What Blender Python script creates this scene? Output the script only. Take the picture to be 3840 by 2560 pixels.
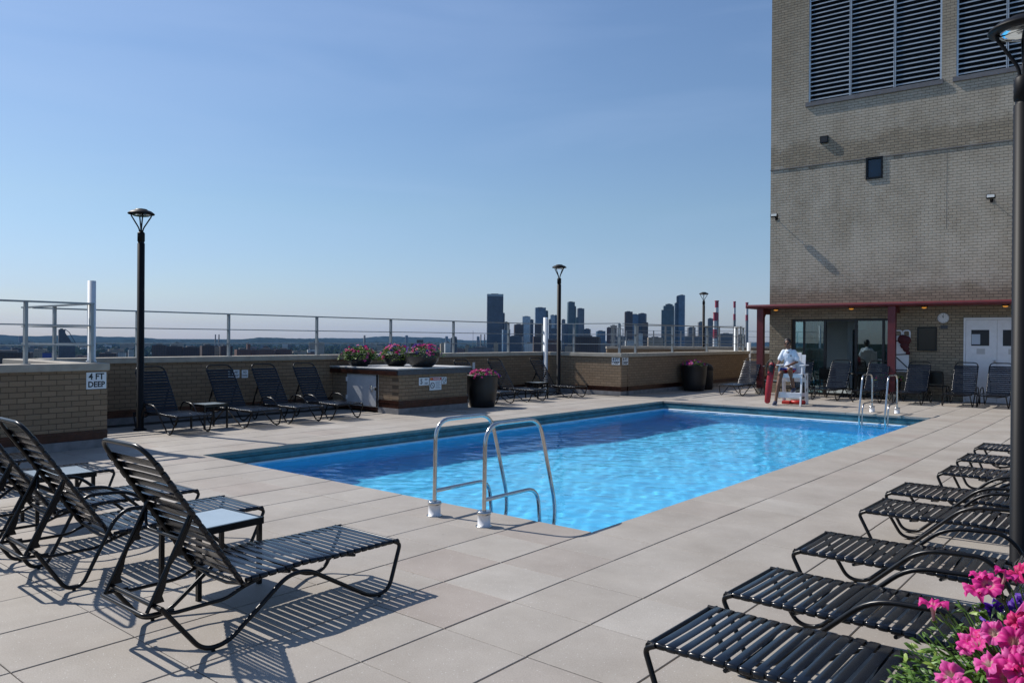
import bpy, math, random
from mathutils import Vector, Matrix
R=math.radians
random.seed(7)
S=bpy.context.scene
for o in list(bpy.data.objects): bpy.data.objects.remove(o)
COL=S.collection
# ---------------------------------------------------------------- camera
cam=bpy.data.cameras.new('camera'); co=bpy.data.objects.new('camera',cam); COL.objects.link(co); S.camera=co
cam.sensor_width=36; cam.lens=2896/3840*36; cam.clip_start=.05; cam.clip_end=60000
_y,_t,_r=R(39.738),R(-.191),R(.401)
FW=Vector((-math.sin(_y)*math.cos(_t),math.cos(_y)*math.cos(_t),math.sin(_t)))
_rt=Vector((math.cos(_y),math.sin(_y),0)); _up=_rt.cross(FW)
RT=_rt*math.cos(_r)+_up*math.sin(_r); UP=-_rt*math.sin(_r)+_up*math.cos(_r)
co.matrix_world=Matrix(((RT.x,UP.x,-FW.x,0),(RT.y,UP.y,-FW.y,0),(RT.z,UP.z,-FW.z,1.68),(0,0,0,1)))
# ---------------------------------------------------------------- world, sun, exposure
SUN=Vector((-1,-.2,1.04)).normalized()            # towards the sun
w=bpy.data.worlds.new('World'); S.world=w; w.use_nodes=True
nt=w.node_tree; nt.nodes.clear()
sky=nt.nodes.new('ShaderNodeTexSky'); sky.sky_type='NISHITA'; sky.sun_disc=False
sky.sun_elevation=math.asin(SUN.z); sky.sun_rotation=math.atan2(SUN.x,SUN.y)
sky.altitude=100; sky.air_density=1.15; sky.dust_density=0.4; sky.ozone_density=3.2
bg=nt.nodes.new('ShaderNodeBackground'); bg.inputs[1].default_value=.112
out=nt.nodes.new('ShaderNodeOutputWorld')
tc=nt.nodes.new('ShaderNodeTexCoord'); mp=nt.nodes.new('ShaderNodeMapping'); mp.inputs['Scale'].default_value=(1.2,1.2,7); mp.inputs['Rotation'].default_value=(.12,.05,.4)
nz=nt.nodes.new('ShaderNodeTexNoise'); nz.inputs['Scale'].default_value=1.6; nz.inputs['Detail'].default_value=6; nz.inputs['Distortion'].default_value=.5
rp=nt.nodes.new('ShaderNodeValToRGB'); rp.color_ramp.elements[0].position=.45; rp.color_ramp.elements[1].position=.8; rp.color_ramp.elements[1].color=(.2,.2,.2,1)
mx=nt.nodes.new('ShaderNodeMixRGB'); mx.inputs[2].default_value=(5.5,6.6,8.6,1)
nt.links.new(tc.outputs['Generated'],mp.inputs[0]); nt.links.new(mp.outputs[0],nz.inputs['Vector']); nt.links.new(nz.outputs[0],rp.inputs[0])
nt.links.new(rp.outputs[0],mx.inputs[0]); nt.links.new(sky.outputs[0],mx.inputs[1]); 
sz=nt.nodes.new('ShaderNodeSeparateXYZ'); nt.links.new(tc.outputs['Generated'],sz.inputs[0])
gr=nt.nodes.new('ShaderNodeValToRGB'); e=gr.color_ramp.elements; e[0].position=0; e[0].color=(.62,.70,1.0,1); e[1].position=.45; e[1].color=(.90,.95,1.04,1); q=e.new(.16); q.color=(.80,.86,.93,1)
mt=nt.nodes.new('ShaderNodeMixRGB'); mt.blend_type='MULTIPLY'; mt.inputs[0].default_value=1; nt.links.new(sz.outputs['Z'],gr.inputs[0]); nt.links.new(mx.outputs[0],mt.inputs[1]); nt.links.new(gr.outputs[0],mt.inputs[2]); nt.links.new(mt.outputs[0],bg.inputs[0])
nt.links.new(bg.outputs[0],out.inputs[0])
sl=bpy.data.lights.new('sun','SUN'); sl.energy=5.0; sl.angle=R(.53); sl.color=(1,.95,.88)
so=bpy.data.objects.new('sun',sl); COL.objects.link(so); so.rotation_euler=SUN.to_track_quat('Z','Y').to_euler()
S.view_settings.view_transform='Standard'; S.view_settings.look='None'; S.view_settings.exposure=0; S.view_settings.gamma=1
S.render.engine='CYCLES'
S.cycles.max_bounces=8; S.cycles.transparent_max_bounces=16; S.cycles.volume_bounces=0; S.cycles.caustics_reflective=False; S.cycles.caustics_refractive=True

# ---------------------------------------------------------------- material helpers
def newmat(name):
    m=bpy.data.materials.new(name); m.use_nodes=True; n=m.node_tree
    return m,n,n.nodes['Principled BSDF']
def N(n,t,**k):
    x=n.nodes.new(t)
    for a,b in k.items():
        if a in x.inputs.keys(): x.inputs[a].default_value=b
        else: setattr(x,a,b)
    return x
def mat(name,col,rough=.5,metal=0,noise=0,nscale=8,bump=0,bscale=40,spec=.5,emit=None,rvar=0,coord='Object'):
    m,n,p=newmat(name); L=n.links.new
    p.inputs['Base Color'].default_value=(*col,1); p.inputs['Roughness'].default_value=rough; p.inputs['Metallic'].default_value=metal
    p.inputs['Specular IOR Level'].default_value=spec
    tc=N(n,'ShaderNodeTexCoord')
    if noise:
        z=N(n,'ShaderNodeTexNoise',Scale=nscale,Detail=5.0,Roughness=.6); L(tc.outputs[coord],z.inputs['Vector'])
        r=N(n,'ShaderNodeValToRGB'); e=r.color_ramp.elements
        e[0].position=.3; e[1].position=.7
        e[0].color=(*[c*(1-noise) for c in col],1); e[1].color=(*[min(1,c*(1+noise)) for c in col],1)
        L(z.outputs[0],r.inputs[0]); L(r.outputs[0],p.inputs['Base Color'])
        if rvar:
            mr=N(n,'ShaderNodeMapRange'); mr.inputs[3].default_value=rough-rvar; mr.inputs[4].default_value=rough+rvar
            L(z.outputs[0],mr.inputs[0]); L(mr.outputs[0],p.inputs['Roughness'])
    if bump:
        z=N(n,'ShaderNodeTexNoise',Scale=bscale,Detail=4.0); L(tc.outputs[coord],z.inputs['Vector'])
        b=N(n,'ShaderNodeBump',Strength=bump,Distance=.01); L(z.outputs[0],b.inputs['Height']); L(b.outputs[0],p.inputs['Normal'])
    if emit: p.inputs['Emission Color'].default_value=(*emit[0],1); p.inputs['Emission Strength'].default_value=emit[1]
    return m
def brickmat(name,c1,c2,mortar,axis,stain=None,bw=.203,bh=.08,bumpd=.006):
    m,n,p=newmat(name); L=n.links.new
    p.inputs['Roughness'].default_value=.85; p.inputs['Specular IOR Level'].default_value=.25
    tc=N(n,'ShaderNodeTexCoord'); sp=N(n,'ShaderNodeSeparateXYZ'); cb=N(n,'ShaderNodeCombineXYZ')
    L(tc.outputs['Object'],sp.inputs[0]); L(sp.outputs[axis],cb.inputs[0]); L(sp.outputs['Z'],cb.inputs[1])
    br=N(n,'ShaderNodeTexBrick'); br.inputs['Scale'].default_value=1; br.inputs['Mortar Size'].default_value=.0055; br.inputs['Mortar Smooth'].default_value=.3
    br.inputs['Brick Width'].default_value=bw; br.inputs['Row Height'].default_value=bh; br.inputs['Bias'].default_value=0
    br.inputs['Color1'].default_value=(*c1,1); br.inputs['Color2'].default_value=(*c2,1); br.inputs['Mortar'].default_value=(*mortar,1)
    L(cb.outputs[0],br.inputs['Vector'])
    z=N(n,'ShaderNodeTexNoise',Scale=60.0,Detail=3.0); L(tc.outputs['Object'],z.inputs['Vector'])
    col=br.outputs[0]
    if stain: col=stain(n,L,tc,sp,col,br)
    m1=N(n,'ShaderNodeMixRGB',blend_type='MULTIPLY'); m1.inputs[0].default_value=.5
    r=N(n,'ShaderNodeValToRGB'); r.color_ramp.elements[0].color=(.6,.6,.6,1); r.color_ramp.elements[1].color=(1.25,1.25,1.25,1)
    L(z.outputs[0],r.inputs[0]); L(col,m1.inputs[1]); L(r.outputs[0],m1.inputs[2]); L(m1.outputs[0],p.inputs['Base Color'])
    ad=N(n,'ShaderNodeMath',operation='MULTIPLY_ADD'); ad.inputs[1].default_value=-1.0; L(br.outputs['Fac'],ad.inputs[0])
    m2=N(n,'ShaderNodeMath',operation='MULTIPLY'); m2.inputs[1].default_value=.35; L(z.outputs[0],m2.inputs[0]); L(m2.outputs[0],ad.inputs[2])
    b=N(n,'ShaderNodeBump',Strength=1.0,Distance=bumpd); L(ad.outputs[0],b.inputs['Height']); L(b.outputs[0],p.inputs['Normal'])
    return m
def ramp(n,pts):
    r=N(n,'ShaderNodeValToRGB'); e=r.color_ramp.elements
    while len(e)<len(pts): e.new(.5)
    for i,(a,c) in enumerate(pts): e[i].position=a; e[i].color=(*c,1) if len(c)==3 else c
    return r
# ---------------------------------------------------------------- mesh builder
class MB:
    def __init__(s): s.v=[]; s.f=[]; s.m=[]; s.sm=[]
    def add(s,vs,fs,mi=0,smooth=False):
        b=len(s.v); s.v+= [tuple(v) for v in vs]; s.f+=[tuple(i+b for i in f) for f in fs]; s.m+=[mi]*len(fs); s.sm+=[smooth]*len(fs)
    def box(s,x0,x1,y0,y1,z0,z1,mi=0,M=None,bev=0):
        if bev:
            b=bev; vs=[];
            for (xa,xb,ya,yb,z) in ((x0+b,x1-b,y0+b,y1-b,z0),(x0,x1,y0,y1,z0+b),(x0,x1,y0,y1,z1-b),(x0+b,x1-b,y0+b,y1-b,z1)):
                vs+=[(xa,ya,z),(xb,ya,z),(xb,yb,z),(xa,yb,z)]
            fs=[(3,2,1,0),(12,13,14,15)]
            for k in range(3):
                for i in range(4): fs.append((k*4+i,k*4+(i+1)%4,k*4+4+(i+1)%4,k*4+4+i))
        else:
            vs=[(x0,y0,z0),(x1,y0,z0),(x1,y1,z0),(x0,y1,z0),(x0,y0,z1),(x1,y0,z1),(x1,y1,z1),(x0,y1,z1)]
            fs=[(3,2,1,0),(4,5,6,7),(0,1,5,4),(1,2,6,5),(2,3,7,6),(3,0,4,7)]
        if M: vs=[M@Vector(v) for v in vs]
        s.add(vs,fs,mi)
        return s
    def beam(s,a,b,w,h,mi=0,up=(0,0,1)):
        a=Vector(a); b=Vector(b); d=(b-a); l=d.length; d.normalize(); u=Vector(up); x=d.cross(u)
        if x.length<1e-4: x=Vector((1,0,0)); 
        x.normalize(); u=x.cross(d)
        M=Matrix(((x.x,d.x,u.x,a.x),(x.y,d.y,u.y,a.y),(x.z,d.z,u.z,a.z),(0,0,0,1)))
        return s.box(-w/2,w/2,0,l,-h/2,h/2,mi,M)
    def tube(s,pts,r,seg=8,mi=0,caps=True,closed=False,flat=1.0):
        pts=[Vector(p) for p in pts]; n=len(pts)
        rr=r if isinstance(r,(list,tuple)) else [r]*n
        b=len(s.v); prev=None; vs=[]
        for i,p in enumerate(pts):
            if closed: t=pts[(i+1)%n]-pts[i-1]
            else: t=pts[min(i+1,n-1)]-pts[max(i-1,0)]
            t.normalize()
            if prev is None:
                x=t.cross(Vector((0,0,1)));
                if x.length<.1: x=t.cross(Vector((0,1,0)))
            else: x=prev-t*prev.dot(t)
            x.normalize(); prev=x; y=t.cross(x)
            for k in range(seg):
                a=2*math.pi*k/seg; vs.append(p+(x*math.cos(a)+y*math.sin(a)*flat)*rr[i])
        fs=[]
        for i in range(n if closed else n-1):
            j=(i+1)%n
            for k in range(seg): fs.append((i*seg+k,i*seg+(k+1)%seg,j*seg+(k+1)%seg,j*seg+k))
        s.add(vs,fs,mi,True)
        if caps and not closed:
            s.add([vs[k] for k in range(seg)],[tuple(range(seg))[::-1]],mi); s.add([vs[(n-1)*seg+k] for k in range(seg)],[tuple(range(seg))],mi)
        return s
    def lathe(s,prof,seg=24,c=(0,0,0),mi=0,smooth=True,fn=None):
        vs=[];
        for i,(r,z) in enumerate(prof):
            for k in range(seg):
                a=2*math.pi*k/seg; x,y,zz=r*math.cos(a),r*math.sin(a),z
                if fn: x,y,zz=fn(x,y,zz,a,i)
                vs.append((c[0]+x,c[1]+y,c[2]+zz))
        fs=[]
        for i in range(len(prof)-1):
            for k in range(seg): fs.append((i*seg+k,i*seg+(k+1)%seg,(i+1)*seg+(k+1)%seg,(i+1)*seg+k))
        s.add(vs,fs,mi,smooth); return s
    def ball(s,c,r,seg=12,rings=8,mi=0,sc=(1,1,1)):
        prof=[(math.sin(math.pi*i/rings)*r+1e-5,-math.cos(math.pi*i/rings)*r) for i in range(rings+1)]
        return s.lathe(prof,seg,c,mi,True,lambda x,y,z,a,i:(x*sc[0],y*sc[1],z*sc[2]))
    def mesh(s,name,mats):
        me=bpy.data.meshes.new(name); me.from_pydata(s.v,[],s.f)
        for m in (mats if isinstance(mats,(list,tuple)) else [mats]): me.materials.append(m)
        me.polygons.foreach_set('material_index',s.m); me.polygons.foreach_set('use_smooth',s.sm); me.update()
        return me
    def build(s,name,mats,parent=None,loc=None):
        o=bpy.data.objects.new(name,s.mesh(name,mats)); COL.objects.link(o)
        if parent: o.parent=parent
        if loc: o.location=loc
        return o
def link(name,me,parent=None,loc=None,rot=None):
    o=bpy.data.objects.new(name,me); COL.objects.link(o)
    if parent: o.parent=parent
    if loc: o.location=loc
    if rot: o.rotation_euler=rot
    return o
def tag(o,label,cat,group=None):
    o['label']=label; o['category']=cat
    if group: o['group']=group
    return o
def thing(name,label,cat,loc=(0,0,0),rz=0,group=None):
    o=bpy.data.objects.new(name,None); COL.objects.link(o); o.location=loc; o.rotation_euler=(0,0,rz); o.empty_display_size=.2
    return tag(o,label,cat,group)
def struct(o,kind='structure'): o['kind']=kind; return o
def children(o): return [c for c in list(COL.objects) if c.parent==o]
def dup(root,loc,rz,label,group=None,kids=None):
    r=root.copy(); COL.objects.link(r); r.location=loc; r.rotation_euler=(0,0,rz); r['label']=label
    if group: r['group']=group
    for ch in (kids if kids is not None else children(root)):
        c=ch.copy(); COL.objects.link(c); c.parent=r
        for g in children(ch):
            d=g.copy(); COL.objects.link(d); d.parent=c
    return r
def text(name,body,size,m,parent,M,extr=.0008,align='CENTER',bold=.0):
    cu=bpy.data.curves.new(name,'FONT'); cu.body=body; cu.size=size; cu.align_x=align; cu.align_y='CENTER'; cu.extrude=extr; cu.offset=bold; cu.resolution_u=3
    t=bpy.data.objects.new('tmp',cu); COL.objects.link(t)
    dg=bpy.context.evaluated_depsgraph_get(); me=bpy.data.meshes.new_from_object(t.evaluated_get(dg)); bpy.data.objects.remove(t)
    me.materials.clear(); me.materials.append(m)
    o=link(name,me,parent); o.matrix_local=M; return o
def fillet(pts,rad,n=5):
    pts=[Vector(p) for p in pts]; out=[pts[0]]
    for i in range(1,len(pts)-1):
        p=pts[i]; a=pts[i-1]-p; b=pts[i+1]-p; r=rad[i] if isinstance(rad,(list,tuple)) else rad
        d=min(r,a.length*.49,b.length*.49); A=p+a.normalized()*d; B=p+b.normalized()*d
        for k in range(n+1):
            t=k/n; out.append(A*(1-t)**2+p*2*t*(1-t)+B*t*t)
    out.append(pts[-1]); return out

# ---------------------------------------------------------------- materials
M_steelgrey=mat('galvanised_paint',(.26,.29,.31),.45,.3,.12,6)
M_black=mat('black_powder_coat',(.004,.004,.005),.3,0,0,spec=.32)
M_strap=mat('vinyl_strap',(.005,.007,.012),.2,0,.25,20,spec=.4)
M_pole=mat('lamp_black',(.006,.006,.007),.5,0,.2,5,spec=.2)
M_chrome=mat('stainless',(.55,.54,.52),.22,1,.12,14,rvar=.06)
M_white=mat('white_paint',(.74,.75,.77),.45,0,.06,7)
M_pipe=mat('white_pvc',(.66,.69,.72),.5,0,.08,5)
M_signw=mat('sign_white',(.72,.76,.8),.5,0,.04,9)
M_ink=mat('sign_black',(.012,.013,.016),.5)
M_red=mat('sign_red',(.45,.02,.03),.5)
M_orange=mat('sign_orange',(.65,.2,.02),.5)
M_grey=mat('membrane_grey',(.2,.2,.21),.8,0,.25,6,.3,30)
M_copper=mat('copper_flashing',(.05,.018,.012),.3,.35,.5,7)
M_conc=mat('coping_concrete',(.36,.33,.28),.8,0,.14,5,.35,60)
M_slab=mat('cabinet_slab',(.5,.5,.49),.7,0,.1,9,.3,50)
M_slate=mat('dark_fascia',(.07,.075,.085),.6,0,.2,6)
M_redst=mat('red_steel',(.12,.016,.02),.42,0,.15,4)
M_pot=mat('dark_planter',(.009,.009,.010),.42,0,.2,4)
M_soil=mat('soil',(.03,.02,.012),.95,0,.4,30,.8,50)
M_leaf=mat('petunia_leaf',(.075,.16,.02),.5,0,.45,25)
M_leaf2=mat('lime_leaf',(.2,.3,.045),.5,0,.3,25)
def petal(name,rim,throat,vein):
    m,n,p=newmat(name); L=n.links.new; tc=N(n,'ShaderNodeTexCoord'); ln=N(n,'ShaderNodeVectorMath',operation='LENGTH')
    mu=N(n,'ShaderNodeVectorMath',operation='MULTIPLY'); mu.inputs[1].default_value=(1,1,0); L(tc.outputs['Object'],mu.inputs[0]); L(mu.outputs[0],ln.inputs[0])
    r=ramp(n,[(0,throat),(.22,throat),(.42,rim),(1,vein)]); m2=N(n,'ShaderNodeMath',operation='MULTIPLY'); m2.inputs[1].default_value=27; L(ln.outputs['Value'],m2.inputs[0]); L(m2.outputs[0],r.inputs[0])
    z=N(n,'ShaderNodeTexNoise',Scale=90.0); L(tc.outputs['Object'],z.inputs['Vector'])
    h=N(n,'ShaderNodeMixRGB',blend_type='MULTIPLY'); h.inputs[0].default_value=.45; rr=ramp(n,[(.3,(.6,.55,.6)),(.7,(1.2,1.2,1.2))]); L(z.outputs[0],rr.inputs[0]); L(r.outputs[0],h.inputs[1]); L(rr.outputs[0],h.inputs[2])
    L(h.outputs[0],p.inputs['Base Color']); p.inputs['Roughness'].default_value=.55
    tr=N(n,'ShaderNodeBsdfTranslucent'); L(h.outputs[0],tr.inputs[0]); ms=N(n,'ShaderNodeMixShader'); ms.inputs[0].default_value=.3
    L(p.outputs[0],ms.inputs[1]); L(tr.outputs[0],ms.inputs[2]); L(ms.outputs[0],n.nodes['Material Output'].inputs[0])
    return m
M_pink=petal('pink_petal',(.66,.018,.25),(.55,.3,.28),(.68,.035,.30))
M_hot=petal('magenta_petal',(.6,.01,.14),(.4,.02,.1),(.7,.03,.25))
M_viol=petal('violet_petal',(.075,.01,.3),(.03,.005,.12),(.11,.02,.4))
M_pale=petal('pale_pink_petal',(.68,.05,.32),(.65,.5,.4),(.72,.12,.42))
# frosted table glass
M_frost=mat('frosted_glass',(.36,.42,.46),.18,0,.06,6,spec=.6)
def glassm(name,tint,refl):
    m,n,p=newmat(name); L=n.links.new; n.nodes.remove(p)
    t=N(n,'ShaderNodeBsdfTransparent'); t.inputs[0].default_value=(*tint,1); g=N(n,'ShaderNodeBsdfGlossy'); g.inputs['Roughness'].default_value=.01; g.inputs[0].default_value=(.85,.95,1,1)
    f=N(n,'ShaderNodeFresnel',IOR=1.5); a=N(n,'ShaderNodeMath',operation='ADD'); a.inputs[1].default_value=refl; a.use_clamp=True; L(f.outputs[0],a.inputs[0])
    ms=N(n,'ShaderNodeMixShader'); L(a.outputs[0],ms.inputs[0]); L(t.outputs[0],ms.inputs[1]); L(g.outputs[0],ms.inputs[2]); L(ms.outputs[0],n.nodes['Material Output'].inputs[0]); return m
M_glass=glassm('door_glass',(.5,.68,.68),.12)
M_lamp_glass=glassm('lamp_glass',(.8,.82,.8),.1)
# pavers
def pavermat():
    m,n,p=newmat('concrete_paver'); L=n.links.new; tc=N(n,'ShaderNodeTexCoord')
    at=N(n,'ShaderNodeAttribute',attribute_name='tone')
    r=ramp(n,[(0,(.335,.290,.254)),(.35,(.345,.313,.276)),(.7,(.36,.329,.290)),(1,(.388,.360,.322))]); L(at.outputs['Fac'],r.inputs[0])
    z=N(n,'ShaderNodeTexNoise',Scale=1.7,Detail=6.0,Roughness=.65); L(tc.outputs['Object'],z.inputs['Vector'])
    a=N(n,'ShaderNodeMixRGB',blend_type='MULTIPLY'); a.inputs[0].default_value=1; rz=ramp(n,[(.3,(.86,.85,.84)),(.7,(1.08,1.08,1.08))]); L(z.outputs[0],rz.inputs[0]); L(r.outputs[0],a.inputs[1]); L(rz.outputs[0],a.inputs[2])
    g=N(n,'ShaderNodeTexNoise',Scale=130.0,Detail=3.0); L(tc.outputs['Object'],g.inputs['Vector']); rg=ramp(n,[(.3,(.8,.8,.8)),(.7,(1.2,1.2,1.2))]); L(g.outputs[0],rg.inputs[0])
    b=N(n,'ShaderNodeMixRGB',blend_type='MULTIPLY'); b.inputs[0].default_value=.6; L(a.outputs[0],b.inputs[1]); L(rg.outputs[0],b.inputs[2])
    v=N(n,'ShaderNodeTexVoronoi',Scale=48.0); L(tc.outputs['Object'],v.inputs['Vector'])
    sp=ramp(n,[(0,(1,1,1)),(.10,(.9,.9,.9)),(.17,(0,0,0))]); L(v.outputs['Distance'],sp.inputs[0])
    vs=N(n,'ShaderNodeSeparateColor'); L(v.outputs['Color'],vs.inputs[0]); gt=N(n,'ShaderNodeMath',operation='GREATER_THAN'); gt.inputs[1].default_value=.62; L(vs.outputs[0],gt.inputs[0])
    mm=N(n,'ShaderNodeMath',operation='MULTIPLY'); L(sp.outputs[0],mm.inputs[0]); L(gt.outputs[0],mm.inputs[1]); m3=N(n,'ShaderNodeMath',operation='MULTIPLY'); m3.inputs[1].default_value=.75; L(mm.outputs[0],m3.inputs[0])
    c=N(n,'ShaderNodeMixRGB'); c.inputs[2].default_value=(.68,.68,.66,1); L(m3.outputs[0],c.inputs[0]); L(b.outputs[0],c.inputs[1])
    z4=N(n,'ShaderNodeTexNoise',Scale=.45,Detail=8.0,Roughness=.7,Distortion=1.0); L(tc.outputs['Object'],z4.inputs['Vector']); r4=ramp(n,[(.42,(1,1,1)),(.62,(.9,.885,.865)),(.75,(.82,.8,.78))]); L(z4.outputs[0],r4.inputs[0])
    d4=N(n,'ShaderNodeMixRGB',blend_type='MULTIPLY'); d4.inputs[0].default_value=.8; L(c.outputs[0],d4.inputs[1]); L(r4.outputs[0],d4.inputs[2]); c=d4
    v5=N(n,'ShaderNodeTexVoronoi',Scale=2.3); L(tc.outputs['Object'],v5.inputs['Vector']); r5=ramp(n,[(0,(.35,.33,.3)),(.018,(.5,.48,.45)),(.03,(1,1,1))]); L(v5.outputs['Distance'],r5.inputs[0]); d5=N(n,'ShaderNodeMixRGB',blend_type='MULTIPLY'); d5.inputs[0].default_value=.7; L(c.outputs[0],d5.inputs[1]); L(r5.outputs[0],d5.inputs[2]); c=d5
    L(c.outputs[0],p.inputs['Base Color']); p.inputs['Roughness'].default_value=.68; p.inputs['Specular IOR Level'].default_value=.5
    bu=N(n,'ShaderNodeBump',Strength=.35,Distance=.003); L(g.outputs[0],bu.inputs['Height']); L(bu.outputs[0],p.inputs['Normal'])
    return m
M_paver=pavermat()
M_joint=mat('joint_bed',(.045,.04,.035),.95,0,.3,8)
BC1,BC2,BCM=(.285,.205,.135),(.235,.168,.11),(.115,.085,.06)
M_brickY=brickmat('tan_brick_x_facing',BC1,BC2,BCM,'Y')
M_brickX=brickmat('tan_brick_y_facing',BC1,BC2,BCM,'X')

# ================================================================= SETTING
WX0,WX1,WY0,WY1=-10.395,-3.762,5.638,19.06     # pool edges
P=.61
def deck():
    xs=[WX1-P*i for i in range(0,11)]; xs=[x for x in xs if x>WX0+.2]
    xs+= [WX1+P*i for i in range(1,22)]+[WX0-P*i for i in range(0,9)]; xs=sorted(xs)
    ys=sorted([WY0-P*i for i in range(0,17)]+[WY0+P*i for i in range(1,22)]+[WY1+P*i for i in range(0,19)])
    me=MB(); tones=[]
    for i in range(len(xs)-1):
        for j in range(len(ys)-1):
            x0,x1,y0,y1=xs[i],xs[i+1],ys[j],ys[j+1]
            if x0>WX0-.05 and x1<WX1+.05 and y0>WY0-.05 and y1<WY1+.05: continue
            if x0<-12.3 and 19.9<y1 : continue
            if x0<-15.2 or (x0<-12.5 and y1<4.8 and False): continue
            g=.0035+random.random()*.0035; h=.0022+random.random()*.0015; b=.003; z=random.uniform(-.0012,.0012)
            ex0=0 if abs(x0-WX1)<.01 and WY0-.05<y0<WY1 else g
            me.box(x0+ex0,x1-g,y0+h,y1-h,-.05,z,0,None,b)
            t=min(1,max(0,random.gauss(.5,.22))); tones+=[t]*14
    o=me.build('pool_deck',M_paver); a=o.data.attributes.new('tone','FLOAT','FACE'); a.data.foreach_set('value',tones); struct(o)
    b=MB()
    for (x0,x1,y0,y1) in ((-16,WX0-.2,-5,31),(WX1+.2,10,-5,31),(WX0-.2,WX1+.2,-5,WY0-.2),(WX0-.2,WX1+.2,WY1+.2,31)): b.box(x0,x1,y0,y1,-.6,-.02)
    struct(b.build('deck_bed',M_joint))
deck()
# pool basin
def basin():
    M_tile=mat('teal_gutter',(.05,.15,.19),.35,0,.35,5)
    M_lip=mat('white_gutter_lip',(.62,.72,.78),.35,0,.05,8)
    m,n,p=newmat('pool_plaster'); L=n.links.new; tc=N(n,'ShaderNodeTexCoord')
    z=N(n,'ShaderNodeTexNoise',Scale=.9,Detail=5.0); L(tc.outputs['Object'],z.inputs['Vector'])
    r=ramp(n,[(.3,(.07,.57,.97)),(.7,(.11,.64,.985))]); L(z.outputs[0],r.inputs[0]); L(r.outputs[0],p.inputs['Base Color']); p.inputs['Roughness'].default_value=.6
    b=MB(); x0,x1,y0,y1=WX0,WX1,WY0,WY1; e=.04
    A=(x0-e,x1+e,y0-e,y1+e)
    # teal wall behind coping down to z -.2
    def ring(a,za,b_,zb,mi):
        P1=[(a[0],a[2],za),(a[1],a[2],za),(a[1],a[3],za),(a[0],a[3],za)]; P2=[(b_[0],b_[2],zb),(b_[1],b_[2],zb),(b_[1],b_[3],zb),(b_[0],b_[3],zb)]
        b.add(P1+P2,[(i,(i+1)%4,4+(i+1)%4,4+i)[::-1] for i in range(4)],mi)
    ins=lambda k:(x0+k,x1-k,y0+k,y1-k)
    ring(ins(-e),-.05,ins(-e),-.105,0); ring(ins(-e),-.105,ins(0),-.11,0); ring(ins(0),-.11,ins(0),-.185,0); ring(ins(0),-.185,ins(-.02),-.19,0); ring(ins(-.02),-.19,ins(-.02),-.2,0)
    ring(ins(-.02),-.2,ins(.055),-.2,1); ring(ins(.055),-.2,ins(.065),-.215,1); ring(ins(.065),-.215,ins(.03),-.26,1)
    ring(ins(.03),-.26,ins(.03),-1.2,2)
    k=.03; xa,xb,ya,yb=x0+k,x1-k,y0+k,y1-k; ym=ya+5.5; yn=ya+9.0
    b.add([(xa,ya,-1.2),(xb,ya,-1.2),(xb,ym,-1.45),(xa,ym,-1.45),(xb,yn,-1.85),(xa,yn,-1.85),(xb,yb,-1.95),(xa,yb,-1.95)],[(0,1,2,3),(3,2,4,5),(5,4,6,7)],2)
    b.add([(xa,ya,-1.2),(xa,ym,-1.45),(xa,yn,-1.85),(xa,yb,-1.95),(xa,yb,-1.2),(xb,ya,-1.2),(xb,ym,-1.45),(xb,yn,-1.85),(xb,yb,-1.95),(xb,yb,-1.2)],[(0,1,2,3,4),(9,8,7,6,5),(3,8,9,4)],2)
    struct(b.build('pool_basin',[M_tile,M_lip,m]))
    # water
    m,n,p=newmat('pool_water'); L=n.links.new; n.nodes.remove(p); tc=N(n,'ShaderNodeTexCoord')
    mp=N(n,'ShaderNodeMapping'); mp.inputs['Scale'].default_value=(1,1.25,1); mp.inputs['Rotation'].default_value=(0,0,.5); L(tc.outputs['Object'],mp.inputs[0])
    z1=N(n,'ShaderNodeTexNoise',Scale=5.5,Detail=4.0,Distortion=.8); z2=N(n,'ShaderNodeTexNoise',Scale=1.6,Detail=2.0); L(mp.outputs[0],z1.inputs['Vector']); L(mp.outputs[0],z2.inputs['Vector'])
    b1=N(n,'ShaderNodeBump',Strength=.35,Distance=.012); b2=N(n,'ShaderNodeBump',Strength=.3,Distance=.03); L(z1.outputs[0],b1.inputs['Height']); L(z2.outputs[0],b2.inputs['Height']); L(b2.outputs[0],b1.inputs['Normal'])
    g=N(n,'ShaderNodeBsdfGlass',IOR=1.22,Roughness=0.0); g.inputs[0].default_value=(.97,1,1,1); L(b1.outputs[0],g.inputs['Normal']); L(g.outputs[0],n.nodes['Material Output'].inputs[0])
    NX,NY=200,400; vs=[]
    ws=[(random.uniform(7,34),random.uniform(0,6.283),random.uniform(0,6.283)) for _ in range(30)]
    for j in range(NY+1):
        for i in range(NX+1):
            x=xa+(xb-xa)*i/NX; y=ya+(yb-ya)*j/NY
            h=sum(math.sin((x*math.cos(th)+y*math.sin(th))*k+ph)*.0012/(k/6) for k,th,ph in ws)
            vs.append((x,y,-.222+h))
    wb=MB(); wb.add(vs,[(j*(NX+1)+i,j*(NX+1)+i+1,(j+1)*(NX+1)+i+1,(j+1)*(NX+1)+i) for j in range(NY) for i in range(NX)],0,True); wo=struct(wb.build('pool_water',m)); wo.cycles.is_caustics_caster=True
    [o for o in COL.objects if o.name=='pool_basin'][0].cycles.is_caustics_receiver=True; sl.cycles.is_caustics_light=True
basin()

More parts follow.
